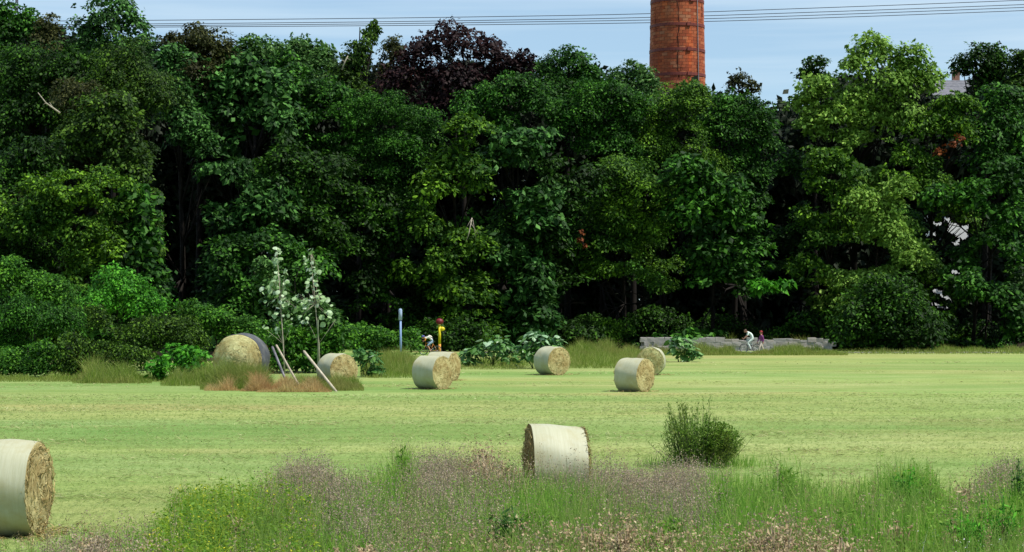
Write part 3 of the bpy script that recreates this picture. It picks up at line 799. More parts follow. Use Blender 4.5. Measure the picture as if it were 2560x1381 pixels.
# ------------------------------------------------------------------ low wall of rough stones along the path
def low_wall():
    d = 160.0; s = d / FPX
    root = empty('stone_wall', gpt(1830, d)); tag(root, 'low grey stone wall with a rough top behind the people at right', 'wall')
    bx = root.location.x
    rr = random.Random(11)
    mats = [plain('grey_stone', (.33, .31, .29), (.26, .24, .225), 3, .9, .2, bump=.6), plain('pale_stone', (.35, .33, .31), (.28, .26, .245), 3, .9, .2, bump=.6), plain('warm_stone', (.34, .31, .275), (.27, .24, .215), 3, .9, .2, bump=.6)]
    shapes = []
    for m in mats:
        for q in range(3):
            b = bmesh.new(); bmesh.ops.create_cube(b, size=1.0)
            bmesh.ops.bevel(b, geom=b.edges[:], offset=.05, segments=1, affect='EDGES')
            for v in b.verts: v.co += Vector((rr.uniform(-.05, .05), rr.uniform(-.05, .05), rr.uniform(-.06, .06)))
            me = bpy.data.meshes.new('stone'); b.to_mesh(me); b.free(); me.materials.append(m); shapes.append(me)
    core = MB(); x0 = (1600 - 1280) * s - bx; x1 = (2070 - 1280) * s - bx
    core.box(((x0 + x1) / 2, .3, .42), (x1 - x0 - .2, .3, .82)).build('wall_core', mats[0], root, False)
    for row in range(3):
        x = x0 + (.3 if row == 1 else 0)
        while x < x1:
            w = rr.uniform(.5, 1.0); h = .37 if row < 2 else rr.uniform(.12, .38)
            smooth = x < x0 + 2.2
            if smooth and row == 2: h = .36
            o = link('stone', rr.choice(shapes), root, (x + w / 2, rr.uniform(-.02, .02), row * .355 + h / 2), (0, 0, rr.uniform(-.05, .05)), (w * 1.03, .5, h * 1.05))
            x += w
low_wall()
path = MB()
s0 = 151.0
path.add([(-3, 152.5, .004), (60, 152.5, .004), (60, 156.5, .004), (-3, 156.5, .004)], [(0, 1, 2, 3)])
po = path.build('path', plain('path_asphalt', (.20, .19, .185), (.14, .135, .13), 2, .9, .2))
tag(po, kind='structure')

# ------------------------------------------------------------------ hay bales
def straw_mat(name, c0, c1, c2, radial=True):
    m, t, b = newmat(name)
    n = noise(t, 5.0, 6, .72, (6, 1.2, 1.2))
    n2 = noise(t, 1.6, 4, .6)
    r = ramp(t, [c0, c1, c2], [.30, .5, .72]); t.links.new(n.outputs['Fac'], r.inputs[0])
    r2 = ramp(t, [(.66, .56, .44), (1.12, 1.12, 1.06)], [.36, .62]); t.links.new(n2.outputs['Fac'], r2.inputs[0])
    c = mixc(t, r.outputs[0], r2.outputs[0], 1.0, 'MULTIPLY')
    t.links.new(c, b.inputs['Base Color']); b.inputs['Roughness'].default_value = .85; b.inputs['Specular IOR Level'].default_value = .2
    bp = t.nodes.new('ShaderNodeBump'); bp.inputs['Strength'].default_value = .9; bp.inputs['Distance'].default_value = .04
    t.links.new(n.outputs['Fac'], bp.inputs['Height']); t.links.new(bp.outputs[0], b.inputs['Normal'])
    return m
END = straw_mat('cut_straw', (.25, .20, .085), (.43, .375, .18), (.57, .53, .30))
ENDPALE = straw_mat('pale_straw', (.40, .38, .17), (.52, .50, .25), (.62, .60, .34))
def wrap_mat(name, a, b_, dirt):
    m, t, b = newmat(name)
    n = noise(t, 1.0, 5, .65, (30, 2.0, 2.0))      # fine hoops of net
    r = ramp(t, [b_, a], [.25, .70]); t.links.new(n.outputs['Fac'], r.inputs[0])
    n2 = noise(t, 1.7, 6, .68)
    r2 = ramp(t, [(0, 0, 0), (1, 1, 1)], [.48, .70]); t.links.new(n2.outputs['Fac'], r2.inputs[0])
    c = mixc(t, r.outputs[0], dirt, r2.outputs[0])
    t.links.new(c, b.inputs['Base Color']); b.inputs['Roughness'].default_value = .55; b.inputs['Specular IOR Level'].default_value = .35
    bp = t.nodes.new('ShaderNodeBump'); bp.inputs['Strength'].default_value = .18; bp.inputs['Distance'].default_value = .02
    t.links.new(n.outputs['Fac'], bp.inputs['Height']); t.links.new(bp.outputs[0], b.inputs['Normal'])
    return m
WRAP = wrap_mat('net_wrap', (.44, .44, .31), (.37, .365, .235), (.36, .33, .18))
DARKWRAP = wrap_mat('dark_wrap', (.075, .078, .085), (.035, .036, .042), (.13, .13, .12))
STRAWTUFT = leafmat('loose_straw', (.26, .19, .07), (.40, .32, .13), (.55, .46, .22), trans=.15, rough=.8)
ENDSHADE = straw_mat('shaded_straw', (.16, .105, .035), (.32, .23, .085), (.48, .38, .17))  # darker copy of the cut straw: shade of the end turned from the sun, painted

def bale(label, px, d, D, Ln, ax, seed, wrap=WRAP, end=END, tilt=0.0, bulge=.07, tuft=260):
    """ax: direction (x, y) in which the bale's +x end points"""
    r = np.random.default_rng(seed)
    root = empty('hay_bale', gpt(px, d), math.atan2(ax[1], ax[0])); tag(root, label, 'hay bale', 'hay bales lying on the meadow')
    rad = D / 2; sg = 56
    ph = r.random(4) * 6.28
    def rr_(a, x):
        q = 1 + .018 * np.sin(2 * a + ph[0]) + .011 * np.sin(5 * a + ph[1] + 3 * x) + .008 * np.sin(9 * a + ph[2] - 4 * x) + .010 * np.sin(11 * x + ph[3])
        z = rad * q * math.sin(a); y = rad * q * math.cos(a)
        y = y * (1 + .03 * max(0, -math.sin(a)))
        z = max(z, -rad * .955)                       # flattened where it lies
        return y, z + rad * .955 + tilt * x
    def ring(x, f): return [(x, *(lambda p: (p[0] * f, (p[1] - rad * .955 - tilt * x) * f + rad * .955 + tilt * x))(rr_(2 * math.pi * k / sg, x))) for k in range(sg)]
    h = Ln / 2
    def skin(rings, flip=False, close=False):
        V = [p for q in rings for p in q]; F = []
        for i in range(len(rings) - 1):
            for k in range(sg):
                k2 = (k + 1) % sg
                f = (i * sg + k, i * sg + k2, (i + 1) * sg + k2, (i + 1) * sg + k)
                F.append(f[::-1] if flip else f)
        if close: F.append(tuple((len(rings) - 1) * sg + k for k in range(sg)))
        return V, F
    xsr = np.linspace(-h * .96, h * .96, 9)
    V, F = skin([ring(x, 1 - .035 * abs(x / h) ** 8) for x in xsr])
    MB().add(V, F).build('net_wrap', wrap, root)
    for sgn in (1, -1):
        rings = [ring(sgn * h * .955, .968)]
        for i, f in enumerate((.955, .92, .86, .78, .70, .61, .52, .43, .34, .25, .16, .07)):
            x = sgn * (h * (1.0 + .012 * (-1) ** i) - .03 + bulge * (1 - f * f))
            q = ring(x, f)
            q = [(p[0] + sgn * r.normal() * .008, p[1], p[2]) for p in q]
            rings.append(q)
        V, F = skin(rings, close=True)
        MB().add(V, F).build('straw_face', end, root)
    # loose straw on the faces and along the rims
    n = tuft
    sgn = np.where(r.random(n) < .5, 1, -1)
    a = r.random(n) * 6.283; f = np.where(r.random(n) < .5, r.uniform(.90, 1.0, n), np.sqrt(r.random(n)))
    C = np.stack([sgn * (h - .02 + bulge * (1 - f * f) + r.uniform(-.02, .04, n)), rad * .97 * f * np.cos(a), rad * .955 + rad * .93 * f * np.sin(a)], 1)
    tang = np.stack([sgn * .45 * np.ones(n), -np.sin(a), np.cos(a)], 1) + r.normal(size=(n, 3)) * .45
    N = np.stack([sgn * 1.0, r.normal(size=n) * .6, r.normal(size=n) * .6], 1)
    V, F = leaves(C, N, tang, r.uniform(.08, .26, n), np.full(n, .014 + .004 * d / 40), .05)
    # spilled straw round the foot
    n = int(tuft * .9)
    C = np.stack([r.uniform(-h * 1.6, h * 1.6, n), r.normal(size=n) * rad * .75, r.uniform(.01, .05, n)], 1)
    V2, F2 = leaves(C, np.stack([r.normal(size=n) * .3, r.normal(size=n) * .3, np.ones(n)], 1), r.normal(size=(n, 3)), r.uniform(.08, .3, n), np.full(n, .016 + .004 * d / 40), .05)
    o = link('loose_straw', np_mesh('loose_straw', np.concatenate([V, V2]), np.concatenate([F, F2 + len(V)]), STRAWTUFT), root)
    o['kind'] = 'stuff'
    return root
bale('big pale wrapped bale cut by the left edge in the foreground', 0, 29.2, 1.42, 1.2, (.9985, -.055), 1, tuft=900)
bale('pale wrapped bale with a dark left end standing behind the weeds', 1390, 34.3, 1.36, .96, (-.992, -.125), 2, end=ENDSHADE, tilt=.11, tuft=900)
bale('round bale alone in the middle in front of broad leaved plants', 1380, 101, 1.48, 1.22, (.60, -.80), 3)
bale('front bale of the overlapping pair at right of centre', 1586, 80.5, 1.38, 1.12, (.80, -.60), 4)
bale('rear bale of the right pair showing its pale round end', 1628, 101, 1.44, 1.15, (-.17, -.985), 5, end=ENDPALE)
bale('front bale of the pair hiding the legs of the cyclist', 1082, 83, 1.42, 1.15, (.80, -.60), 6)
bale('rear bale of the pair right behind the front left-centre bale', 1108, 93, 1.36, 1.2, (.90, -.43), 7)
bale('whitish bale with browned end beside the long leaning post', 843, 86, 1.46, 1.1, (.62, -.78), 8)
bale('largest straw bale with a dark grey wrap sunk in dry grass', 604, 87.5, 2.30, 1.4, (-.15, -.988), 9, wrap=DARKWRAP, end=ENDPALE, tuft=1600, bulge=.42)

# ------------------------------------------------------------------ posts and poles
wood_pale = plain('weathered_wood', (.52, .46, .36), (.36, .30, .22), 8, .8, .2, map_scale=(1, 1, .2))
wood_grey = plain('grey_wood', (.34, .32, .36), (.10, .09, .10), 1.5, .8, .2)
def stake(name, label, foot, top, rad, mat, cat='post', group='leaning posts beside the bales'):
    root = empty(name, foot); tag(root, label, cat, group)
    e = np.array(top) - np.array(foot)
    MB().tube([tuple(e * f) for f in (-.02, .25, .5, .75, 1.0)], [rad, rad * 1.02, rad * .97, rad, rad * .95], 8).build('shaft', mat, root)
    u = e / np.linalg.norm(e)
    MB().tube([tuple(e), tuple(e + u * rad * .8)], [rad * .95, rad * .45], 8).build('tip', mat, root)
stake('wooden_post', 'dark grey leaning post close to the large bale', (gpt(722, 84)), P(681, 868, 84.3), .05, wood_grey)
stake('wooden_post', 'pale leaning post just right of the dark grey post', (gpt(752, 83)), P(691, 864, 83.3), .045, wood_pale)
stake('wooden_post', 'long pale leaning post crossing in front of the whitish bale', (gpt(840, 80.5)), P(760, 879, 81.5), .055, wood_pale)
stake('thin_pole', 'thin upright greenish pole behind the long leaning post', gpt(794, 90), P(795, 800, 90), .03, plain('green_pole', (.10, .14, .06)), 'pole', None)
def blue_pole():
    d = 132.0
    root = empty('marker_pole', gpt(1002, d)); tag(root, 'pale blue upright pole at the edge of the wood', 'pole')
    m = plain('pale_blue_paint', (.22, .33, .56), (.17, .26, .46), 2, .5, .4)
    zt = P(0, 800, d)[2]; zz = P(0, 772, d)[2]
    MB().tube([(0, 0, 0), (-.02, 0, zt)], [.075, .07], 10).build('pole', m, root)
    MB().tube([(-.03, 0, zt - .02), (-.03, 0, zz - .08), (-.03, 0, zz)], [.12, .12, .06], 10).build('sleeve', plain('white_blue', (.36, .46, .66)), root)
blue_pole()
def yellow_post():
    d = 147.0
    root = empty('marker_post', gpt(1099, d)); tag(root, 'yellow marker post with a dark red top beside the cyclist', 'post')
    y = plain('yellow_paint', (.72, .58, .01), (.62, .48, .01), 2, .45, .4)
    h = P(0, 812, d)[2]
    MB().tube([(0, 0, 0), (0, 0, h * .35)], .10, 12).build('foot_section', plain('orange_paint', (.70, .30, .03)), root)
    MB().tube([(0, 0, h * .352), (0, 0, h)], .10, 12).build('pole', y, root)
    MB().ball((.19, 0, h - .32), (.20, .12, .17)).build('side_marker', y, root)
    MB().ball((0, 0, h + .22), (.29, .26, .24), zmin=-.8).build('cap', plain('dark_red', (.20, .010, .018), (.12, .006, .012), 3, .5), root)
    MB().tube([(0, 0, h), (0, 0, h + .10)], [.10, .05], 10).build('collar', plain('white_cap', (.78, .74, .60)), root)
yellow_post()

# ------------------------------------------------------------------ bicycles and people
rubber = plain('tyre_rubber', (.02, .02, .022)); alu = plain('rim_metal', (.45, .45, .47), None, 3, .35, .5, .8)
def bicycle(label, loc, rz, frame_col):
    root = empty('bicycle', loc, rz); tag(root, label, 'bicycle', 'bicycles on the path')
    fm = plain('frame_paint', frame_col, None, 3, .35, .5)
    for x in (-.5, .5):
        w = MB().torus((x, 0, .34), .30, .015, 32, 6).build('wheel', alu, root)
        MB().torus((x, 0, .34), .325, .022, 32, 8).build('tyre', rubber, w)
        sp = MB()
        for k in range(14):
            a = k * math.pi / 7
            sp.tube([(x, .0, .34), (x + .3 * math.cos(a), 0, .34 + .3 * math.sin(a))], .003, 4)
        sp.tube([(x, -.05, .34), (x, .05, .34)], .02, 8)
        sp.build('spokes', alu, w)
    f = MB(); bb = (-.05, 0, .30); st = (-.2, 0, .80); hd = (.33, 0, .86); hb = (.36, 0, .72)
    for a, b in ((bb, st), (st, hd), (bb, hb)): f.tube([a, b], .018, 8)
    f.tube([(.31, 0, .93), hb], .022, 8)
    for y in (-.05, .05):
        f.tube([bb, (-.5, y, .34)], .01, 6); f.tube([st, (-.5, y, .34)], .009, 6); f.tube([hb, (.5, y, .34)], .012, 6)
    f.build('frame', fm, root)
    MB().tube([st, (-.23, 0, .93)], .013, 8).build('seat_post', alu, root)
    MB().ball((-.22, 0, .96), (.14, .065, .03)).build('saddle', rubber, root)
    MB().tube([(.31, 0, .93), (.37, 0, 1.0), (.39, -.2, 1.0), (.48, -.21, .98), (.47, -.21, .88)], .012, 8).tube([(.37, 0, 1.0), (.39, .2, 1.0), (.48, .21, .98), (.47, .21, .88)], .012, 8).build('handlebar', rubber, root)
    c = MB().torus((-.05, .04, .30), .09, .008, 24, 6)
    c.tube([(-.05, .05, .30), (.05, .05, .16)], .01, 6); c.tube([(-.05, -.05, .30), (-.15, -.05, .44)], .01, 6)
    c.box((.05, .1, .15), (.09, .1, .02)); c.box((-.15, -.1, .45), (.09, .1, .02))
    c.build('crank', alu, root)
    return root

def body(parent, J, E, part_mats, mats, name='body'):
    """J: joint -> (pos, radius); E: edges (a, b, material index); grown with a skin modifier"""
    names = list(J)
    me = bpy.data.meshes.new(name)
    me.from_pydata([J[n][0] for n in names], [(names.index(a), names.index(b)) for a, b, _ in E], [])
    o = bpy.data.objects.new(name, me); COL.objects.link(o)
    o.modifiers.new('Skin', 'SKIN'); ss = o.modifiers.new('Sub', 'SUBSURF'); ss.levels = 2; ss.render_levels = 2
    sv = me.skin_vertices[0].data
    for i, n in enumerate(names):
        q = J[n][1]
        sv[i].radius = (q, q) if not hasattr(q, '__len__') else q
        sv[i].use_root = (n == 'pelvis')
    dg = bpy.context.evaluated_depsgraph_get()
    m2 = bpy.data.meshes.new_from_object(o.evaluated_get(dg))
    bpy.data.objects.remove(o)
    for m in mats: m2.materials.append(m)
    segs = [(Vector(J[a][0]), Vector(J[b][0]), k) for a, b, k in E]
    for p in m2.polygons:
        c = p.center; best = 1e9
        for a, b, k in segs:
            ab = b - a; t = max(0, min(1, (c - a).dot(ab) / max(ab.length_squared, 1e-9)))
            dd = (c - a - ab * t).length
            if dd < best: best = dd; p.material_index = k
        p.use_smooth = True
    m2.name = name
    return link(name, m2, parent)

def fingers(mb, wrist, fwd, side, curl=1.0, s=1.0):
    """palm stays in the body; five fingers curl round the grip"""
    f = Vector(fwd).normalized(); sd = Vector(side).normalized(); up = f.cross(sd).normalized()
    w = Vector(wrist)
    for k, ln in enumerate((.068, .076, .072, .058)):
        b = w + f * .075 * s + sd * (k - 1.5) * .019 * s
        mb.tube([b - f * .02, b + f * ln * .4 * s, b + f * ln * .75 * s - up * .035 * curl, b + f * ln * .5 * s - up * .07 * curl], [.0095, .009, .008, .006], 6)
    b = w + f * .03 * s - sd * .035 * s
    mb.tube([b, b - sd * .03 + f * .03, b - sd * .025 + f * .06 - up * .02 * curl], [.011, .010, .007], 6)

SKIN = plain('skin', (.50, .27, .18), (.45, .23, .15), 3, .55, .3)
def head_parts(parent, c, fwd, up, hair_m, helmet_m=None, hair_long=False):
    f = Vector(fwd).normalized(); u = (Vector(up) - f * Vector(up).dot(f)).normalized(); s = u.cross(f)
    M = Matrix((f, s, u)).transposed()
    c = Vector(c)
    L_ = lambda x, y, z: c + M @ Vector((x, y, z))
    hd = MB().ball(c, (.098, .078, .118), 18, 12, M)
    hd.ball(L_(.098, 0, -.012), (.020, .014, .024), 8, 6, M)                      # nose
    for sy in (-1, 1): hd.ball(L_(.0, sy * .078, -.005), (.026, .012, .034), 8, 6, M)   # ears
    hd.ball(L_(.062, 0, -.075), (.036, .042, .036), 10, 6, M)                      # chin
    hd.build('head', SKIN, parent)
    ey = MB()
    for sy in (-1, 1): ey.ball(L_(.086, sy * .032, .012), (.012, .014, .010), 8, 6, M)
    ey.build('eyes', plain('eye_dark', (.03, .02, .02)), parent)
    MB().ball(L_(.088, 0, -.052), (.010, .026, .007), 8, 6, M).build('mouth', plain('lips', (.35, .10, .09)), parent)
    hr = MB().ball(L_(-.018, 0, .022), (.095, .088, .112), 16, 10, M, zmin=-.35)
    if hair_long: hr.ball(L_(-.085, 0, -.09), (.045, .07, .13), 12, 8, M)
    hr.build('hair', hair_m, parent)
    if helmet_m:
        hm = MB().ball(L_(-.01, 0, .035), (.135, .108, .125), 18, 10, M, zmin=-.05)
        hm.build('helmet', helmet_m, parent)
        vm = MB()
        for k in (-1, 0, 1): vm.ball(L_(.0, k * .05, .145 - abs(k) * .02), (.075, .010, .012), 8, 5, M)
        vm.build('helmet_vents', rubber, parent)

def rider(label, loc, rz, jersey, shorts, sleeve, hair, helmet, lean=1.0, cat='person', straps=False, leg=None):
    """a person bent over the bars of a bicycle; +x is the riding direction"""
    root = empty('person', loc, rz); tag(root, label, cat)
    hip = (-.20, 0, 1.05)
    sh = (.34, 0, 1.24) if lean > .8 else (.16, 0, 1.45)
    ch = tuple(hip[i] * .45 + sh[i] * .55 for i in range(3)); ch = (ch[0], 0, ch[2] + (.16 if lean > .8 else .05))
    dz = -.06 if lean > .8 else 0
    nk = (sh[0] + .09, 0, sh[2] + .04 + dz * .5); hdp = (sh[0] + .20, 0, sh[2] + .10 + dz)
    J = {'pelvis': (hip, (.15, .13)), 'chest': (ch, (.16, .13)), 'shoulders': (sh, (.13, .11)), 'neck': (nk, .058), 'head': ((sh[0] + .15, 0, sh[2] + .07), .06)}
    E = [('pelvis', 'chest', 0), ('chest', 'shoulders', 0), ('shoulders', 'neck', 2), ('neck', 'head', 2)]
    for sy, n in ((1, 'l'), (-1, 'r')):
        J['sh' + n] = ((sh[0], sy * .17, sh[2] - .02), .065)
        J['el' + n] = ((sh[0] + .06, sy * .23, sh[2] - .22), .045)
        J['wr' + n] = ((.42, sy * .21, 1.04), .030)
        J['ha' + n] = ((.47, sy * .21, 1.005), .036)
        E += [('shoulders', 'sh' + n, 0), ('sh' + n, 'el' + n, 3), ('el' + n, 'wr' + n, 2), ('wr' + n, 'ha' + n, 2)]
        kn = (.20, sy * .11, .68) if sy > 0 else (.24, sy * .11, .86)
        an = (-.02, sy * .10, .26) if sy > 0 else (-.14, sy * .10, .54)
        toe = (.10, sy * .10, .19) if sy > 0 else (-.02, sy * .10, .49)
        J['hp' + n] = ((-.15, sy * .10, .98), .095)
        J['mt' + n] = (tuple((J['hp' + n][0][i] + kn[i]) / 2 for i in range(3)), .082)
        J['kn' + n] = (kn, .058); J['cf' + n] = (tuple(kn[i] * .65 + an[i] * .35 + (-.02 if i == 0 else 0) for i in range(3)), .056)
        J['an' + n] = (an, .036); J['to' + n] = (toe, .034)
        E += [('pelvis', 'hp' + n, 1), ('hp' + n, 'mt' + n, 1), ('mt' + n, 'kn' + n, 1 if leg is None else 5), ('kn' + n, 'cf' + n, 2 if leg is None else 5), ('cf' + n, 'an' + n, 2 if leg is None else 5), ('an' + n, 'to' + n, 4)]
    mats = [jersey, shorts, SKIN, sleeve, rubber, leg or SKIN]
    body(root, J, E, None, mats)
    fg = MB()
    for sy in (1, -1): fingers(fg, (.43, sy * .21, 1.03), (1, 0, -.35), (0, sy, 0))
    fg.build('fingers', SKIN, root)
    head_parts(root, hdp, (1, 0, -.25), (.2, 0, 1), hair, helmet)
    if straps:
        st = MB()
        for sy in (-1, 1):
            pts = [tuple(np.array(hip) * (1 - f) + np.array(sh) * f + np.array([-.04, sy * .11, .145 + .03 * math.sin(f * 3.1)])) for f in (.05, .3, .55, .8, 1.0)]
            st.tube(pts, .022, 6)
        st.build('straps', rubber, root)
        MB().ball((.02, 0, 1.34), (.17, .12, .09), 14, 8, Matrix.Rotation(R(-28), 3, 'Y')).build('backpack', plain('cream_bag', (.74, .70, .58)), root)
    return root

white = plain('white_cloth', (.74, .73, .66), (.62, .60, .54)); paleblue = plain('pale_blue_cloth', (.42, .56, .76)); black = plain('black_cloth', (.025, .025, .03))
orange = plain('orange_cloth', (.72, .26, .03)); mint = plain('mint_cloth', (.72, .82, .74), (.64, .74, .66)); purple = plain('purple_cloth', (.26, .05, .22), (.18, .03, .16))
redm = plain('dark_red_helmet', (.30, .015, .018)); bluehelm = plain('blue_helmet', (.08, .09, .32)); brownhair = plain('brown_hair', (.08, .045, .025)); redhair = plain('red_hair', (.22, .02, .015))
cream = plain('cream_cloth', (.66, .55, .48), (.56, .46, .40))
b1 = gpt(1076, 146)
bicycle('bicycle of the rider in the white jersey, mostly behind bales', b1, math.pi, (.60, .22, .03))
rider('person in white jersey and blue helmet bent over a bicycle', b1, math.pi, white, paleblue, orange, brownhair, bluehelm, 1.0, straps=True)
b2 = gpt(1876, 153.6)
bicycle('bicycle of the rider in pale mint clothes at right', b2, math.pi, (.30, .33, .30))
rider('person in pale mint clothes leaning forward on a bicycle', b2, math.pi, mint, mint, mint, brownhair, None, .5, leg=mint).scale = (1.08, 1.25, 1.08)
def walker():
    root = empty('person', gpt(1904, 152.2), R(200)); tag(root, 'person in purple jacket and dark red cap walking behind the mint rider', 'person')
    J = {'pelvis': ((0, 0, .86), (.13, .12)), 'waist': ((.01, 0, 1.0), (.125, .11)), 'chest': ((.02, 0, 1.2), (.155, .125)), 'neck': ((.03, 0, 1.38), .055), 'head': ((.04, 0, 1.46), .06)}
    E = [('pelvis', 'waist', 0), ('waist', 'chest', 0), ('chest', 'neck', 0), ('neck', 'head', 2)]
    for sy, n in ((1, 'l'), (-1, 'r')):
        fw = .30 * sy
        J['sh' + n] = ((.02, sy * .17, 1.31), .065); J['el' + n] = ((.02 - fw * .25, sy * .22, 1.06), .048); J['wr' + n] = ((.10 - fw * .5, sy * .21, .86), .032); J['ha' + n] = ((.12 - fw * .5, sy * .21, .78), .038)
        E += [('chest', 'sh' + n, 0), ('sh' + n, 'el' + n, 0), ('el' + n, 'wr' + n, 0), ('wr' + n, 'ha' + n, 2)]
        J['hp' + n] = ((0, sy * .09, .80), .095); J['kn' + n] = ((fw * .55 + .05, sy * .10, .45), .062); J['an' + n] = ((fw * .95 - .02, sy * .10, .09 + (.04 if sy < 0 else 0)), .038); J['to' + n] = ((fw * .95 + .14, sy * .11, .04), .036)
        E += [('pelvis', 'hp' + n, 1), ('hp' + n, 'kn' + n, 1), ('kn' + n, 'an' + n, 1), ('an' + n, 'to' + n, 4)]
    body(root, J, E, None, [purple, cream, SKIN, purple, rubber])
    fg = MB()
    for sy in (1, -1): fingers(fg, (.10 - .15 * sy, sy * .21, .84), (.1, 0, -1), (1, 0, 0), .35)
    fg.build('fingers', SKIN, root)
    head_parts(root, (.05, 0, 1.56), (1, 0, 0), (0, 0, 1), redhair, redm, True)
    MB().box((-.125, 0, 1.16), (.02, .06, .34)).build('jacket_stripe', plain('pink_stripe', (.62, .48, .62)), root, False)
walker()

# ------------------------------------------------------------------ grasses
def blades(r, X, Y, H, Wd, lean=.25, Z=None):
    n = len(X)
    base = np.stack([X, Y, np.zeros(n) if Z is None else Z], 1)
    a = r.random(n) * 6.283
    side = np.stack([np.cos(a), np.sin(a), np.zeros(n)], 1)
    b = r.random(n) * 6.283
    ln = np.abs(r.normal(size=n)) * lean
    tip = base + np.stack([np.cos(b) * ln * H, np.sin(b) * ln * H, H], 1)
    mid = base + np.stack([np.cos(b) * ln * H * .3, np.sin(b) * ln * H * .3, H * .55], 1)
    V = np.stack([base - side * Wd[:, None] / 2, base + side * Wd[:, None] / 2, mid + side * Wd[:, None] * .42, mid - side * Wd[:, None] * .42, tip], 1).reshape(-1, 3)
    i = np.arange(n)[:, None] * 5
    F = np.concatenate([i + np.array([[0, 1, 2]]), i + np.array([[0, 2, 3]]), i + np.array([[3, 2, 4]])], 1).reshape(-1, 3)
    return V, F

# mown sward
def mown():
    r = np.random.default_rng(21); n = 110000
    u = r.random(n)
    d = 1 / (1 / 25.0 + (1 / 78.0 - 1 / 25.0) * u)
    px = r.uniform(-420, 2980, n)
    X = (px - 1280) * d / FPX
    C = np.stack([X, d, r.uniform(.012, .028, n)], 1)
    V, F = leaves(C, np.stack([r.normal(size=n) * .3, r.normal(size=n) * .3, np.ones(n)], 1), r.normal(size=(n, 3)), r.uniform(.05, .13, n) * d / 40, r.uniform(.010, .020, n) * d / 34, .05)
    tag(link('mown_grass', np_mesh('mown_grass', V, F, G['mown'])), 'short mown grass stubble covering the meadow', 'grass', kind='stuff')
mown()

def hay_rows():
    r = np.random.default_rng(23); acc = Acc()
    rows = [(27.5, .5, 2600), (31, .55, 3000), (35, .6, 3400), (39.5, .7, 3600), (45, .8, 3800), (51, .9, 3800), (58, 1.0, 3800), (66, 1.2, 3600), (76, 1.3, 3200), (88, 1.4, 2600), (104, 1.6, 2200), (122, 1.6, 1800)]
    for (d0, w, n) in rows:
        hw = d0 * .36
        X = r.uniform(-hw, hw, n)
        k = (np.sin(X * .9 + d0) + np.sin(X * .37 + d0 * 2.1)) * .5
        X = X[r.random(n) < .12 + .5 * np.clip(k + .4, 0, 1)]; m = len(X)
        Y = d0 + X * .09 + r.normal(size=m) * w + .8 * np.sin(X * .15 + d0)
        C = np.stack([X, Y, r.uniform(.02, .05, m)], 1)
        V, F = leaves(C, np.stack([r.normal(size=m) * .3, r.normal(size=m) * .3, np.ones(m)], 1), r.normal(size=(m, 3)) + np.array([1.2, 0, 0]), r.uniform(.10, .34, m), r.uniform(.010, .020, m) * d0 / 32, .05)
        acc.add(V, F)
    hm = leafmat('cut_hay', (.25, .32, .11), (.37, .42, .17), (.52, .53, .28), (.33, .31, .13), .6, trans=.3, rough=.8)
    tag(link('loose_hay', acc.mesh('loose_hay', hm)), 'thin pale rows of loose hay left across the mown meadow', 'hay', kind='stuff')
hay_rows()

# tall grass along the far edges
def verge():
    r = np.random.default_rng(22)
    acc = Acc(); acco = Acc()
    # (px0, px1, d0, d1, count, height)
    for (a, b, d0, d1, n, h) in [(-160, 520, 91, 96, 9000, .38), (180, 380, 89, 95, 4500, 1.25), (400, 560, 86, 92, 3500, 1.0), (500, 700, 82, 86.3, 6500, 1.0), (510, 640, 82.6, 85.8, 6500, 1.75), (560, 690, 82.8, 85.0, 3000, 1.1), (820, 905, 83, 84.8, 2200, .95), (700, 860, 82, 90, 5000, .6), (820, 910, 81, 84.6, 3000, .65),
                              (900, 1060, 96, 125, 9000, .9), (950, 1050, 100, 118, 3500, 1.25), (1060, 1340, 110, 128, 6000, .5), (1390, 1620, 112, 150, 12000, 1.0), (1420, 1560, 135, 152, 5000, 1.3), (1620, 2120, 144, 151.5, 12000, .95), (2050, 2900, 148, 166, 12000, .5), (1660, 2080, 160.6, 163, 4500, 1.6), (1590, 1700, 159.0, 159.6, 500, .9), (1900, 2075, 159.0, 159.6, 900, .8)]:
        px = r.uniform(a, b, n); d = r.uniform(d0, d1, n)
        e = np.minimum(1, np.minimum(px - a, b - px) / (.25 * (b - a)) + .12) * (.35 + .65 * np.minimum(1, (d - d0) / (.45 * (d1 - d0))))
        e = e * np.where((px > 1835) & (px < 1935) & (d > 130), .45, 1.0) * (.72 + .38 * np.sin(px * .055 + d0) * np.sin(px * .021 + 2.0 + h))
        H = h * r.uniform(.25, 1.15, n) * e
        V, F = blades(r, (px - 1280) * d / FPX, d, H, r.uniform(.010, .022, n) * d / 85, .5)
        acc.add(V, F)
    for (a, b, d0, d1, n, h) in [(640, 830, 79.6, 82.5, 7000, .62), (600, 700, 80.5, 82, 2500, .75), (510, 600, 81, 83, 1500, .6)]:
        px = r.uniform(a, b, n); d = r.uniform(d0, d1, n)
        e = np.minimum(1, np.minimum(px - a, b - px) / (.3 * (b - a)) + .06) * (.4 + .6 * np.minimum(1, (d - d0) / (.5 * (d1 - d0)))) * (.8 + .35 * np.sin(px * .09))
        V, F = blades(r, (px - 1280) * d / FPX, d, h * r.uniform(.25, 1.2, n) * e, r.uniform(.010, .020, n), .6)
        acco.add(V, F)
    tag(link('verge_grass', acc.mesh('verge_grass', G['verge'])), 'tall uncut grass along the far edge of the meadow', 'grass', kind='stuff')
    tag(link('dry_grass', acco.mesh('dry_grass', G['orange'])), 'orange dry grass in front of the largest bale', 'grass', kind='stuff')
verge()

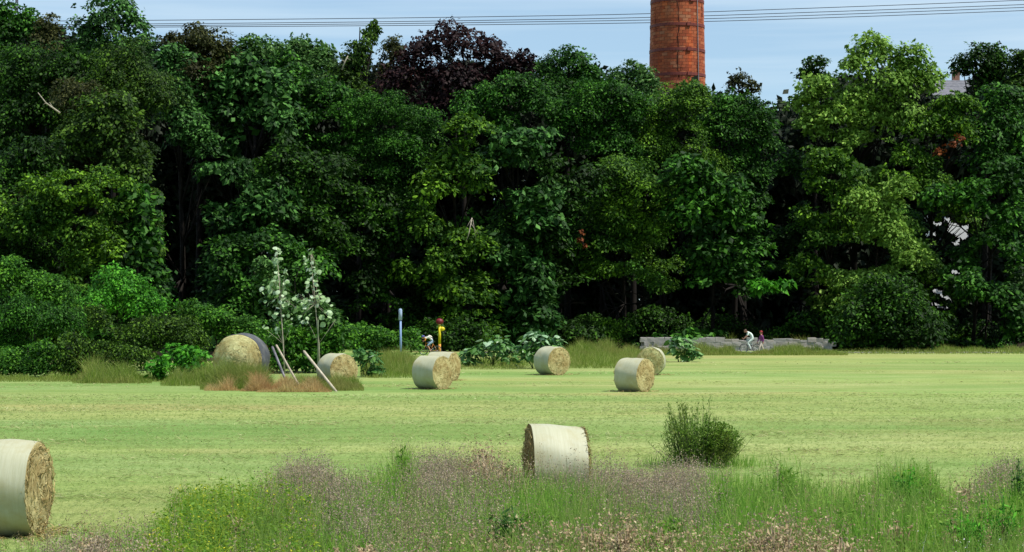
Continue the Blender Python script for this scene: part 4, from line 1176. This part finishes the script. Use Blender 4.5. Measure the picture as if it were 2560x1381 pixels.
# weeds in the foreground
PROF = [(-120, 1400), (60, 1365), (130, 1335), (300, 1315), (410, 1295), (440, 1240), (560, 1225), (660, 1200), (715, 1155), (800, 1152), (860, 1190), (960, 1165), (1010, 1115), (1040, 1148), (1100, 1132), (1220, 1125), (1270, 1150), (1310, 1160), (1490, 1158), (1600, 1180), (1700, 1160), (1780, 1178), (1900, 1195), (1960, 1150), (2040, 1205), (2140, 1195), (2230, 1162), (2330, 1165), (2360, 1235), (2440, 1215), (2480, 1168), (2560, 1160), (2700, 1165)]
PX = [p[0] for p in PROF]; PY = [p[1] for p in PROF]
def weed_sites(r, n, patches=None, hmin=.10):
    """sites in the uncut strip; the stand's height falls away to its far edge"""
    px = r.uniform(-420, 2980, n)
    if patches:
        w = np.array([p[2] for p in patches], float); w /= w.sum()
        k = r.choice(len(patches), n, p=w)
        c = np.array([p[0] for p in patches])[k]; s = np.array([p[1] for p in patches])[k]
        px = c + r.normal(size=n) * s
    y = np.interp(px, PX, PY) + 12 + r.normal(size=n) * 24
    dfar = np.clip((CAM_H - .18) * FPX / (y - HOR), 22, 38)
    dn = 20.5
    if patches and len(patches[0]) > 3:
        lo = np.array([p[3] for p in patches])[k]; hi = np.array([p[4] for p in patches])[k]
        f = lo + (hi - lo) * r.random(n)
    else:
        f = r.random(n)
    d = dn + (dfar - dn) * f
    hm = np.clip(CAM_H - (y - HOR) * d / FPX, hmin, 1.05)
    hm = np.minimum(hm, .30 + .85 * f ** .8)
    return px, d, hm
def weeds():
    r = np.random.default_rng(31)
    # green grass everywhere, thicker in clumps
    acc = Acc()
    px, d, hm = weed_sites(r, 32000)
    V, F = blades(r, (px - 1280) * d / FPX, d, hm * r.uniform(.35, .85, len(d)), r.uniform(.007, .014, len(d)), .55); acc.add(V, F)
    px, d, hm = weed_sites(r, 30000, [(930, 60, 2, .1, .9), (1010, 14, .8, .6, 1), (1150, 60, 1.4, 0, .6), (1330, 60, 2, .1, .7), (1440, 60, 2, .1, .6), (1660, 60, 1, .1, .5), (1800, 24, 1, .2, .8), (1860, 50, 2.4, .2, .9), (2000, 40, 1.2, .2, .9), (2180, 70, 2, .1, .8), (2270, 40, 1.6, .3, 1), (2440, 80, 3, 0, .9), (2560, 50, 2, 0, .9), (650, 100, 2, 0, .8), (470, 50, 1, .1, .9), (720, 60, 1.4, 0, .5)])
    V, F = blades(r, (px - 1280) * d / FPX, d, hm * r.uniform(.4, 1.2, len(d)), r.uniform(.007, .016, len(d)), .34); acc.add(V, F)
    tag(link('tall_grass', acc.mesh('tall_grass', G['blade'])), 'tall green grass in the uncut strip along the bottom', 'grass', kind='stuff')
    # stalks with seed heads
    def stalks(n, patches, mat, name, label, sz, per, spread, hs=(.45, 1.12)):
        acc = Acc()
        px, d, hm = weed_sites(r, n, patches)
        H = hm * r.uniform(*hs, n)
        X = (px - 1280) * d / FPX
        V, F = blades(r, X, d, H, np.full(n, .006), .15); acc.add(V, F)
        k = np.repeat(np.arange(n), per)
        t = len(k)
        C = np.stack([X[k] + r.normal(size=t) * spread, d[k] + r.normal(size=t) * spread, H[k] * r.uniform(.62, 1.03, t)], 1)
        L_ = sz * r.uniform(.6, 1.5, t)
        V, F = leaves(C, r.normal(size=(t, 3)), r.normal(size=(t, 3)), L_, L_ * .75, .3); acc.add(V, F)
        tag(link(name, acc.mesh(name, mat)), label, 'weeds', kind='stuff')
    stalks(9500, [(770, 55, 2.4, .5, 1), (860, 60, 1.2, .3, .8), (1080, 50, 2, .5, 1), (1180, 70, 1.4, .3, .9), (1000, 80, 1, 0, .5), (1400, 80, 1.2, .6, 1), (1560, 90, 2, .5, 1), (1700, 60, 2.6, .4, 1), (2510, 30, 1.4, .6, 1), (2450, 30, .6, .5, 1), (230, 80, 1.2, 0, .6), (1400, 500, .9, 0, .5), (620, 90, .6, 0, .2)], G['pink'], 'seeding_weeds', 'pinkish brown seed heads on thin stalks in the uncut strip', .021, 16, .055)
    stalks(95, [(500, 40, 1.6, .2, .9), (560, 40, 1, .2, .7), (740, 40, 1.4, .1, .6), (430, 40, .8, 0, .6), (2265, 20, .3, .6, 1), (520, 120, .6, 0, .4)], G['yellowflower'], 'yellow_flowers', 'small yellow flowers at the left of the uncut strip', .026, 5, .04)
    stalks(2600, [(1400, 90, 1.4, 0, .3), (1550, 40, 1, .1, .35), (1700, 90, 1.2, 0, .3), (1930, 80, 1.8, 0, .35), (2080, 60, 1.2, 0, .35), (1180, 120, .8, 0, .3), (300, 90, .8, 0, .4), (1210, 40, 1.4, .7, 1.0), (2430, 40, .5, .5, 1), (650, 80, .5, 0, .2)], G['dry'], 'withered_weeds', 'beige withered heads among the weeds along the bottom', .034, 9, .06, (.5, 1.1))
    stalks(420, [(950, 40, 1, 0, .2), (540, 60, .8, 0, .2), (2040, 60, 1, 0, .15), (1620, 200, 1, 0, .15), (300, 60, .6, 0, .2), (2440, 60, .3, 0, .3)], G['whiteflower'], 'white_flowers', 'tiny white flowers low along the bottom edge', .022, 6, .05, (.5, .9))
    acc = Acc(); r2_ = np.random.default_rng(41); n = 420
    px, d, hm = weed_sites(r2_, n)
    H = np.minimum(hm * r2_.uniform(1.0, 1.45, n), 1.25); X = (px - 1280) * d / FPX
    V, F = blades(r2_, X, d, H, np.full(n, .010), .12); acc.add(V, F)
    k = np.repeat(np.arange(n), 22); t = len(k)
    C = np.stack([X[k] + r2_.normal(size=t) * .022, d[k] + r2_.normal(size=t) * .022, H[k] * r2_.uniform(.66, 1.0, t)], 1)
    V, F = leaves(C, r2_.normal(size=(t, 3)), r2_.normal(size=(t, 3)) * .5 + np.array([0, 0, 1]), r2_.uniform(.02, .045, t), r2_.uniform(.008, .016, t), .2); acc.add(V, F)
    tag(link('seeding_grass', acc.mesh('seeding_grass', leafmat('grass_spike', (.24, .20, .09), (.40, .35, .17), (.58, .52, .30), (.26, .15, .09), .5, trans=.35))), 'tall thin grass spikes standing above the uncut strip', 'grass', kind='stuff')
    # leafy weeds
    acc = Acc()
    px, d, hm = weed_sites(r, 2600, [(480, 60, 2, .1, 1), (600, 60, 1.6, .1, .9), (720, 50, 1, 0, .6), (1960, 40, .6, .4, 1), (2290, 60, 1, .3, 1), (2100, 60, .8, 0, .6), (2420, 90, 2, 0, .7), (1250, 400, 3, 0, .8), (1010, 16, .4, .7, 1), (2560, 40, 1, .3, 1)])
    X = (px - 1280) * d / FPX
    per = 11; k = np.repeat(np.arange(len(px)), per); t = len(k)
    zz = (hm * r.uniform(.5, 1.05, len(hm)))[k] * r.uniform(.15, 1.0, t)
    an = r.random(t) * 6.283; out = np.stack([np.cos(an), np.sin(an), r.uniform(-.2, .8, t)], 1)
    C = np.stack([X[k], d[k], zz], 1) + out * np.array([.07, .07, .03])
    L_ = r.uniform(.035, .095, t)
    V, F = leaves(C, np.stack([np.cos(an) * .3, np.sin(an) * .3, np.ones(t)], 1) + r.normal(size=(t, 3)) * .4, out, L_, L_ * .42, .2); acc.add(V, F)
    V, F = blades(r, X, d, hm * .95, np.full(len(X), .008), .1); acc.add(V, F)
    tag(link('leafy_weeds', acc.mesh('leafy_weeds', G['weedleaf'])), 'leafy green weeds among the grass of the uncut strip', 'weeds', kind='stuff')
weeds()

def patch():
    r = np.random.default_rng(33)
    px, d, hm = weed_sites(r, 1500, [(500, 45, 2, .05, 1), (610, 60, 2, .05, .8), (730, 45, 1.2, 0, .6), (430, 40, 1, 0, .8)])
    X = (px - 1280) * d / FPX; k = np.repeat(np.arange(len(px)), 12); t = len(k)
    an = r.random(t) * 6.283; out = np.stack([np.cos(an), np.sin(an), r.uniform(0, .8, t)], 1)
    C = np.stack([X[k], d[k], (hm * r.uniform(.55, 1.1, len(hm)))[k] * r.uniform(.25, 1, t)], 1) + out * np.array([.06, .06, .03])
    L_ = r.uniform(.035, .085, t)
    V, F = leaves(C, np.stack([np.cos(an) * .3, np.sin(an) * .3, np.ones(t)], 1) + r.normal(size=(t, 3)) * .4, out, L_, L_ * .45, .2)
    m = leafmat('lime_leaf', (.12, .23, .012), (.22, .33, .02), (.40, .46, .04), (.10, .20, .015), .7, trans=.45)
    tag(link('lime_weeds', np_mesh('lime_weeds', V, F, m)), 'lime green leafy weeds at the left end of the uncut strip', 'weeds', kind='stuff')
patch()

def clump(name, label, cat, px, py, d, w, h, mat, seed, n=160, leaf=.10, curl=.8, group=None, upright=.3, aspect=.35, stems=14, stem_mat=None):
    """single weed clump: stems and curled leaves as two parts; py = row of its top"""
    r = np.random.default_rng(seed)
    zt = max(.25, P(px, py, d)[2])
    root = empty(name, gpt(px, d)); tag(root, label, cat, group)
    wm = w * d / FPX / 2
    sb = MB(); tips = []
    for i in range(stems):
        a = r.random() * 6.28; q = wm * math.sqrt(r.random())
        b = (q * .35 * math.cos(a), q * .35 * math.sin(a), 0); tp = (q * math.cos(a), q * math.sin(a) * .8, zt * r.uniform(.6, 1.0) * (1 - .25 * (q / wm) ** 2))
        md = tuple((b[k] + tp[k]) / 2 + r.normal() * .02 for k in range(3))
        sb.tube([b, md, tp], [.009, .007, .004], 5); tips.append((b, md, tp))
    sb.build('stems', stem_mat or mat, root)
    k = r.integers(0, stems, n); f = r.random(n) ** .7
    A_ = np.array([[t[0], t[1], t[2]] for t in tips])
    C = np.where((f < .5)[:, None], A_[k, 0] + (A_[k, 1] - A_[k, 0]) * (2 * f)[:, None], A_[k, 1] + (A_[k, 2] - A_[k, 1]) * (2 * f - 1)[:, None])
    C = C + r.normal(size=(n, 3)) * np.array([.045, .045, .03]) * (wm / .25)
    C[:, 2] = np.maximum(C[:, 2], .02)
    ax = r.normal(size=(n, 3)) + np.array([0, 0, upright])
    L_ = leaf * r.uniform(.5, 1.5, n)
    V, F = leaves(C, r.normal(size=(n, 3)) + np.array([0, 0, .6]), ax, L_, L_ * aspect, curl * .5)
    link('leaves', np_mesh('leaves', V, F, mat), root)
GD = 'dried weed clumps along the bottom'
DRYSTEM = plain('dry_stem', (.34, .25, .15), (.22, .15, .09))
for i, (px, py, d, w, lab) in enumerate([
    (1410, 1295, 25.2, 80, 'curled pale brown dead weed at the bottom left of the middle pair'),
    (1475, 1300, 24.6, 70, 'drooping dead weed just right of the curled pale one'),
    (1560, 1290, 24.2, 70, 'upright brown dead weed, tallest of the bottom dead weeds'),
    (1650, 1290, 25, 110, 'wide straggly dead weed right of the upright brown one'),
    (1925, 1285, 24, 130, 'dense clump of dried thistle heads at bottom right of centre'),
    (2090, 1330, 23.2, 110, 'flattened brown dead weed between thistle heads and green weeds'),
    (1215, 1122, 33.5, 130, 'brown withered mound left of the bale with the dark end'),
    (1290, 1160, 32.2, 70, 'withered weed against the dark end of the bale'),
    (2425, 1208, 29, 90, 'reddish brown dead weeds near the right edge'),
    (600, 1275, 26, 90, 'grey brown dead stalks behind the yellow flowers at bottom left'),
    (900, 1340, 23.2, 120, 'pale dried stalks at the bottom left of the centre'),
    (230, 1325, 24.8, 120, 'low dry weeds in front of the left foreground bale'),
    (2240, 1290, 26, 90, 'small dried weed among the green stems at lower right')]):
    clump('dried_weed', lab, 'dead weed', px, py, d, w, 0, G['dry'], 400 + i, 320 if w > 100 else 220, .075, 1.2, GD, -.2, .45, 18, DRYSTEM)
GG = 'green weed clumps in the uncut strip'
for i, (px, py, d, w, lab) in enumerate([
    (1010, 1112, 32, 44, 'slim grey green upright weed left of the brown mound'),
    (1962, 1148, 31.5, 60, 'tall lone green weed standing above the others right of the shrub'),
    (2270, 1160, 30.5, 90, 'bushy green weed with yellow flowers at right'),
    (2325, 1172, 30, 60, 'narrow green weed right beside the yellow flowered one'),
    (2545, 1130, 30, 50, 'pale green weed cut by the right edge'),
    (1800, 1185, 29, 60, 'bluish green grassy clump below the shrub'),
    (480, 1245, 27.5, 100, 'yellow green leafy weed at the left end of the strip'),
    (1270, 1255, 26, 90, 'silvery green thistle in the middle of the strip'),
    (2140, 1215, 28.5, 70, 'thin green weed in the gap right of centre'),
    (2500, 1225, 26, 150, 'broad dark green leafy clump at the lower right corner'),
    (2410, 1265, 25, 120, 'dark leafy clump left of the lower right corner clump'),
    (1340, 1235, 27, 90, 'bright green clump below the bale with the dark end'),
    (860, 1235, 28, 90, 'tall green clump between the pinkish seed heads at left'),
    (1660, 1255, 25.5, 90, 'leafy green clump below the lone shrub at left')]):
    clump('green_weed', lab, 'weed', px, py, d, w, 0, G['pale'] if i in (4, 7) else G['fresh'] if i in (2, 9, 10) else G['weedleaf'], 450 + i, 300 if w < 80 else 520, .085, .5, GG, .7, .30, 16)

# dark upright shrub on the meadow
def shrub():
    r = np.random.default_rng(61); d = 42.0; s = d / FPX
    root = empty('broom_shrub', gpt(1750, d)); tag(root, 'dark green upright shrub standing alone on the mown meadow', 'shrub')
    sb = MB(); lv = Acc()
    n = 250
    for i in range(n):
        fx = r.uniform(-1, 1)
        bx = fx * .55 + r.normal() * .08; by = r.normal() * .28
        ht = (1.42 - .20 * (fx > .3) * (fx - .3) * 2.2 - .12 * abs(fx)) * r.uniform(.35, 1.08) * (.86 + .16 * math.sin(fx * 9 + 1))
        if fx > .55: ht *= .72
        lx = bx * 1.32 + r.normal() * .08 + (.12 if fx > .3 else -.02); ly = by * 1.3 + r.normal() * .08
        pts = [(bx * .75, by * .75, 0), ((bx * .7 + lx * .3), (by + ly) / 2, ht * .5), (lx, ly, ht)]
        sb.tube(pts, [.008, .006, .003], 4, False)
        m = int(30 * ht); f = r.uniform(.12, 1.0, m) ** .8
        C = np.array(pts[1])[None] + (np.where(f < .5, 0, 1)[:, None]) * 0
        p0, p1, p2 = map(np.array, pts)
        C = np.where((f < .5)[:, None], p0 + (p1 - p0) * (2 * f)[:, None], p1 + (p2 - p1) * (2 * f - 1)[:, None]) + r.normal(size=(m, 3)) * np.array([.028, .028, .02])
        ax = np.array([(lx - bx), (ly - by), .9]) + r.normal(size=(m, 3)) * .45
        L_ = r.uniform(.05, .12, m)
        V, F = leaves(C, r.normal(size=(m, 3)) + np.array([0, -.2, .5]), ax, L_, L_ * .20, .2); lv.add(V, F)
    # leafier bushy right side
    m = 3000
    u = norm(r.normal(size=(m, 3))); q = r.random(m) ** .4
    C = np.array([.36, -.05, .50]) + u * q[:, None] * np.array([.50, .42, .46])
    C = C[C[:, 2] > .02]; m = len(C)
    L_ = r.uniform(.04, .085, m)
    V, F = leaves(C, r.normal(size=(m, 3)) + np.array([0, 0, .7]), r.normal(size=(m, 3)), L_, L_ * .5, .2); lv.add(V, F)
    sb.build('stems', plain('green_stem', (.05, .075, .02), (.03, .045, .012)), root)
    link('foliage', lv.mesh('foliage', G['shrub']), root)
    V, F = blades(r, r.normal(size=900) * .6 + .1, r.normal(size=900) * .35, r.uniform(.1, .35, 900), np.full(900, .012), .4)
    o = link('grass_skirt', np_mesh('grass_skirt', V, F, G['blade']), root); o['kind'] = 'stuff'
shrub()

# ------------------------------------------------------------------ broad leaved plants, every large leaf its own piece
def leaf_shape(name, mat, broad=1.0):
    pts = [(0, 0), (.12, .22), (.40, .34), (.72, .22), (1.0, 0), (.72, -.22), (.40, -.34), (.12, -.22)]
    v = [(0, 0, 0), (.35, 0, .06), (.7, 0, .05), (1.0, 0, -.06)]
    f = []
    for sgn in (1, -1):
        o = len(v)
        v += [(.12, sgn * .24 * broad, .02), (.42, sgn * .36 * broad, .0), (.74, sgn * .24 * broad, -.03)]
        q = [(0, 1, o + 1, o), (1, 2, o + 2, o + 1), (2, 3, o + 2)]
        f += [t if sgn < 0 else t[::-1] for t in q]
    me = bpy.data.meshes.new(name); me.from_pydata(v, [], f); me.materials.append(mat)
    return me
def islandless(mat_name, c0, c1, c2):
    m, t, b = newmat(mat_name)
    oi = t.nodes.new('ShaderNodeObjectInfo'); r = ramp(t, [c0, c1, c2], [0, .6, 1]); t.links.new(oi.outputs['Random'], r.inputs[0])
    n = noise(t, 6, 3, .5); r2 = ramp(t, [(.8, .8, .8), (1.15, 1.15, 1.15)], [.35, .65]); t.links.new(n.outputs['Fac'], r2.inputs[0])
    c = mixc(t, r.outputs[0], r2.outputs[0], 1.0, 'MULTIPLY')
    t.links.new(c, b.inputs['Base Color']); b.inputs['Roughness'].default_value = .42
    tr = t.nodes.new('ShaderNodeBsdfTranslucent'); t.links.new(c, tr.inputs['Color'])
    mx = t.nodes.new('ShaderNodeMixShader'); mx.inputs[0].default_value = .2
    t.links.new(b.outputs[0], mx.inputs[1]); t.links.new(tr.outputs[0], mx.inputs[2]); t.links.new(mx.outputs[0], t.nodes['Material Output'].inputs['Surface'])
    return m
LEAFG = leaf_shape('leaf', islandless('burdock_leaf', (.045, .140, .018), (.085, .210, .034), (.160, .310, .080)))
LEAFP = leaf_shape('leaf', islandless('pale_top_leaf', (.20, .36, .17), (.30, .46, .26), (.42, .56, .38)))
LEAFW = leaf_shape('leaf', islandless('silver_poplar_leaf', (.22, .36, .13), (.34, .48, .24), (.52, .62, .44)), 1.25)
def plant(label, lobes, d, n, size, seed, pale_top=.25, name='broadleaf_plant'):
    r = np.random.default_rng(seed); s = d / FPX
    wx = np.mean([l[0] for l in lobes]); base = np.array(gpt(wx, d))
    root = empty(name, base); tag(root, label, 'plant', 'broad leaved plants at the far edge of the meadow')
    sb = MB()
    tot = sum(l[2] * l[3] for l in lobes)
    zmax = max(P(l[0], l[1] - l[3], d)[2] for l in lobes)
    for (px, py, rx, ry) in lobes:
        c = P(px, py, d) - base; k = int(n * rx * ry / tot)
        for i in range(k):
            u = norm(r.normal(size=3)); u[1] = -abs(u[1]) if r.random() < .7 else u[1]
            p = c + u * np.array([rx * s, min(rx, ry) * s, ry * s]) * r.uniform(.5, 1.0)
            if p[2] < .06: p[2] = .06 + .1 * r.random()
            hi = p[2] / zmax
            me = LEAFP if r.random() < pale_top * 2.2 * max(0, hi - .45) else LEAFG
            az = math.atan2(u[1], u[0]) + r.normal() * .5
            o = link('leaf', me, root, tuple(p), (r.normal() * .4, r.uniform(-.2, .95), az), (size * r.uniform(.7, 1.3),) * 3)
            if i % 4 == 0:
                st = ((px - wx) * s * .6 + r.normal() * .06, r.normal() * .08, 0)
                sb.tube([st, ((st[0] + p[0]) / 2, (st[1] + p[1]) / 2, p[2] * .6), tuple(p)], [.018, .014, .008], 5)
    sb.build('stems', plain('plant_stem', (.10, .16, .05), (.06, .10, .03)), root)
    # small under-leaves
    acc = Acc()
    for (px, py, rx, ry) in lobes:
        C, O = boughs(r, P(px, py, d), np.array([rx * s, min(rx, ry) * s, ry * s]) * .85, 26, .6, .3)
        fill_boughs(acc, r, C, O, .22, .13, .5, cull=False, jit=.8)
    me = acc.mesh('small_leaves', G['burdock']); me.transform(Matrix.Translation(Vector(-base))); o = link('small_leaves', me, root)
plant('low leafy plant left of the paired bales with dark glossy leaves', [(925, 895, 32, 26), (900, 885, 20, 18), (935, 930, 26, 20)], 98, 75, .36, 71, .12)
plant('broad leaved plant with white flowering tips left of the lone bale', [(1240, 865, 44, 34), (1200, 880, 40, 24), (1275, 890, 36, 26), (1170, 895, 30, 20)], 116, 120, .42, 72, .5)
plant('tall broad leaved plant with pale round leaves behind the lone bale', [(1345, 850, 46, 26), (1320, 880, 34, 26), (1385, 860, 26, 20)], 112, 95, .44, 73, 1.0)
plant('bushy broad leaved plant right behind the right pair of bales', [(1705, 865, 36, 28), (1725, 885, 28, 20), (1690, 850, 18, 16)], 126, 90, .46, 74, .35)
# silvery saplings
def sapling(label, stem, lobes, d, n, seed):
    r = np.random.default_rng(seed); s = d / FPX
    base = np.array(gpt(stem[0][0], d)); root = empty('silver_sapling', base); tag(root, label, 'sapling', 'silvery saplings behind the bales')
    pts = [(0, 0, 0)] + [tuple(P(x, y, d) - base) for x, y in stem[1:]]
    MB().tube(pts, [.045 * (1 - .75 * i / (len(pts) - 1)) for i in range(len(pts))], 6).build('trunk', PALEBARK, root)
    tw = MB()
    for (px, py, rx, ry, k) in lobes:
        for i in range(int(k * 1.6)):
            a = r.random() * 6.28; q = math.sqrt(r.random()) * 1.15
            p = P(px + rx * q * math.cos(a), py + ry * q * math.sin(a), d) - base + np.array([0, r.normal() * .25, 0])
            sz = .26 * r.uniform(.6, 1.3)
            link('leaf', LEAFW, root, tuple(p), (r.normal() * .5 + .5, r.uniform(.1, 1.1), -1.57 + r.normal() * .9), (sz,) * 3)
            if i % 3 == 0:
                m = min(pts[1:], key=lambda w: abs(w[2] - p[2] + .3))
                tw.tube([m, tuple(p)], [.014, .006], 4)
    tw.build('twigs', PALEBARK, root)
sapling('left silvery sapling with pale round leaves behind the leaning posts', [(712, 960), (708, 860), (700, 740), (692, 625)], [(692, 640, 12, 26, 12), (700, 690, 18, 24, 16), (685, 740, 30, 40, 18), (715, 770, 26, 40, 14), (690, 820, 26, 20, 5)], 102, 60, 81)
sapling('right silvery sapling with pale leaves near the whitish bale', [(800, 960), (797, 860), (788, 760), (776, 630)], [(775, 645, 10, 24, 11), (785, 690, 14, 26, 12), (775, 745, 34, 22, 20), (800, 760, 30, 30, 12), (765, 790, 16, 24, 7), (820, 800, 16, 20, 4)], 102, 60, 82)
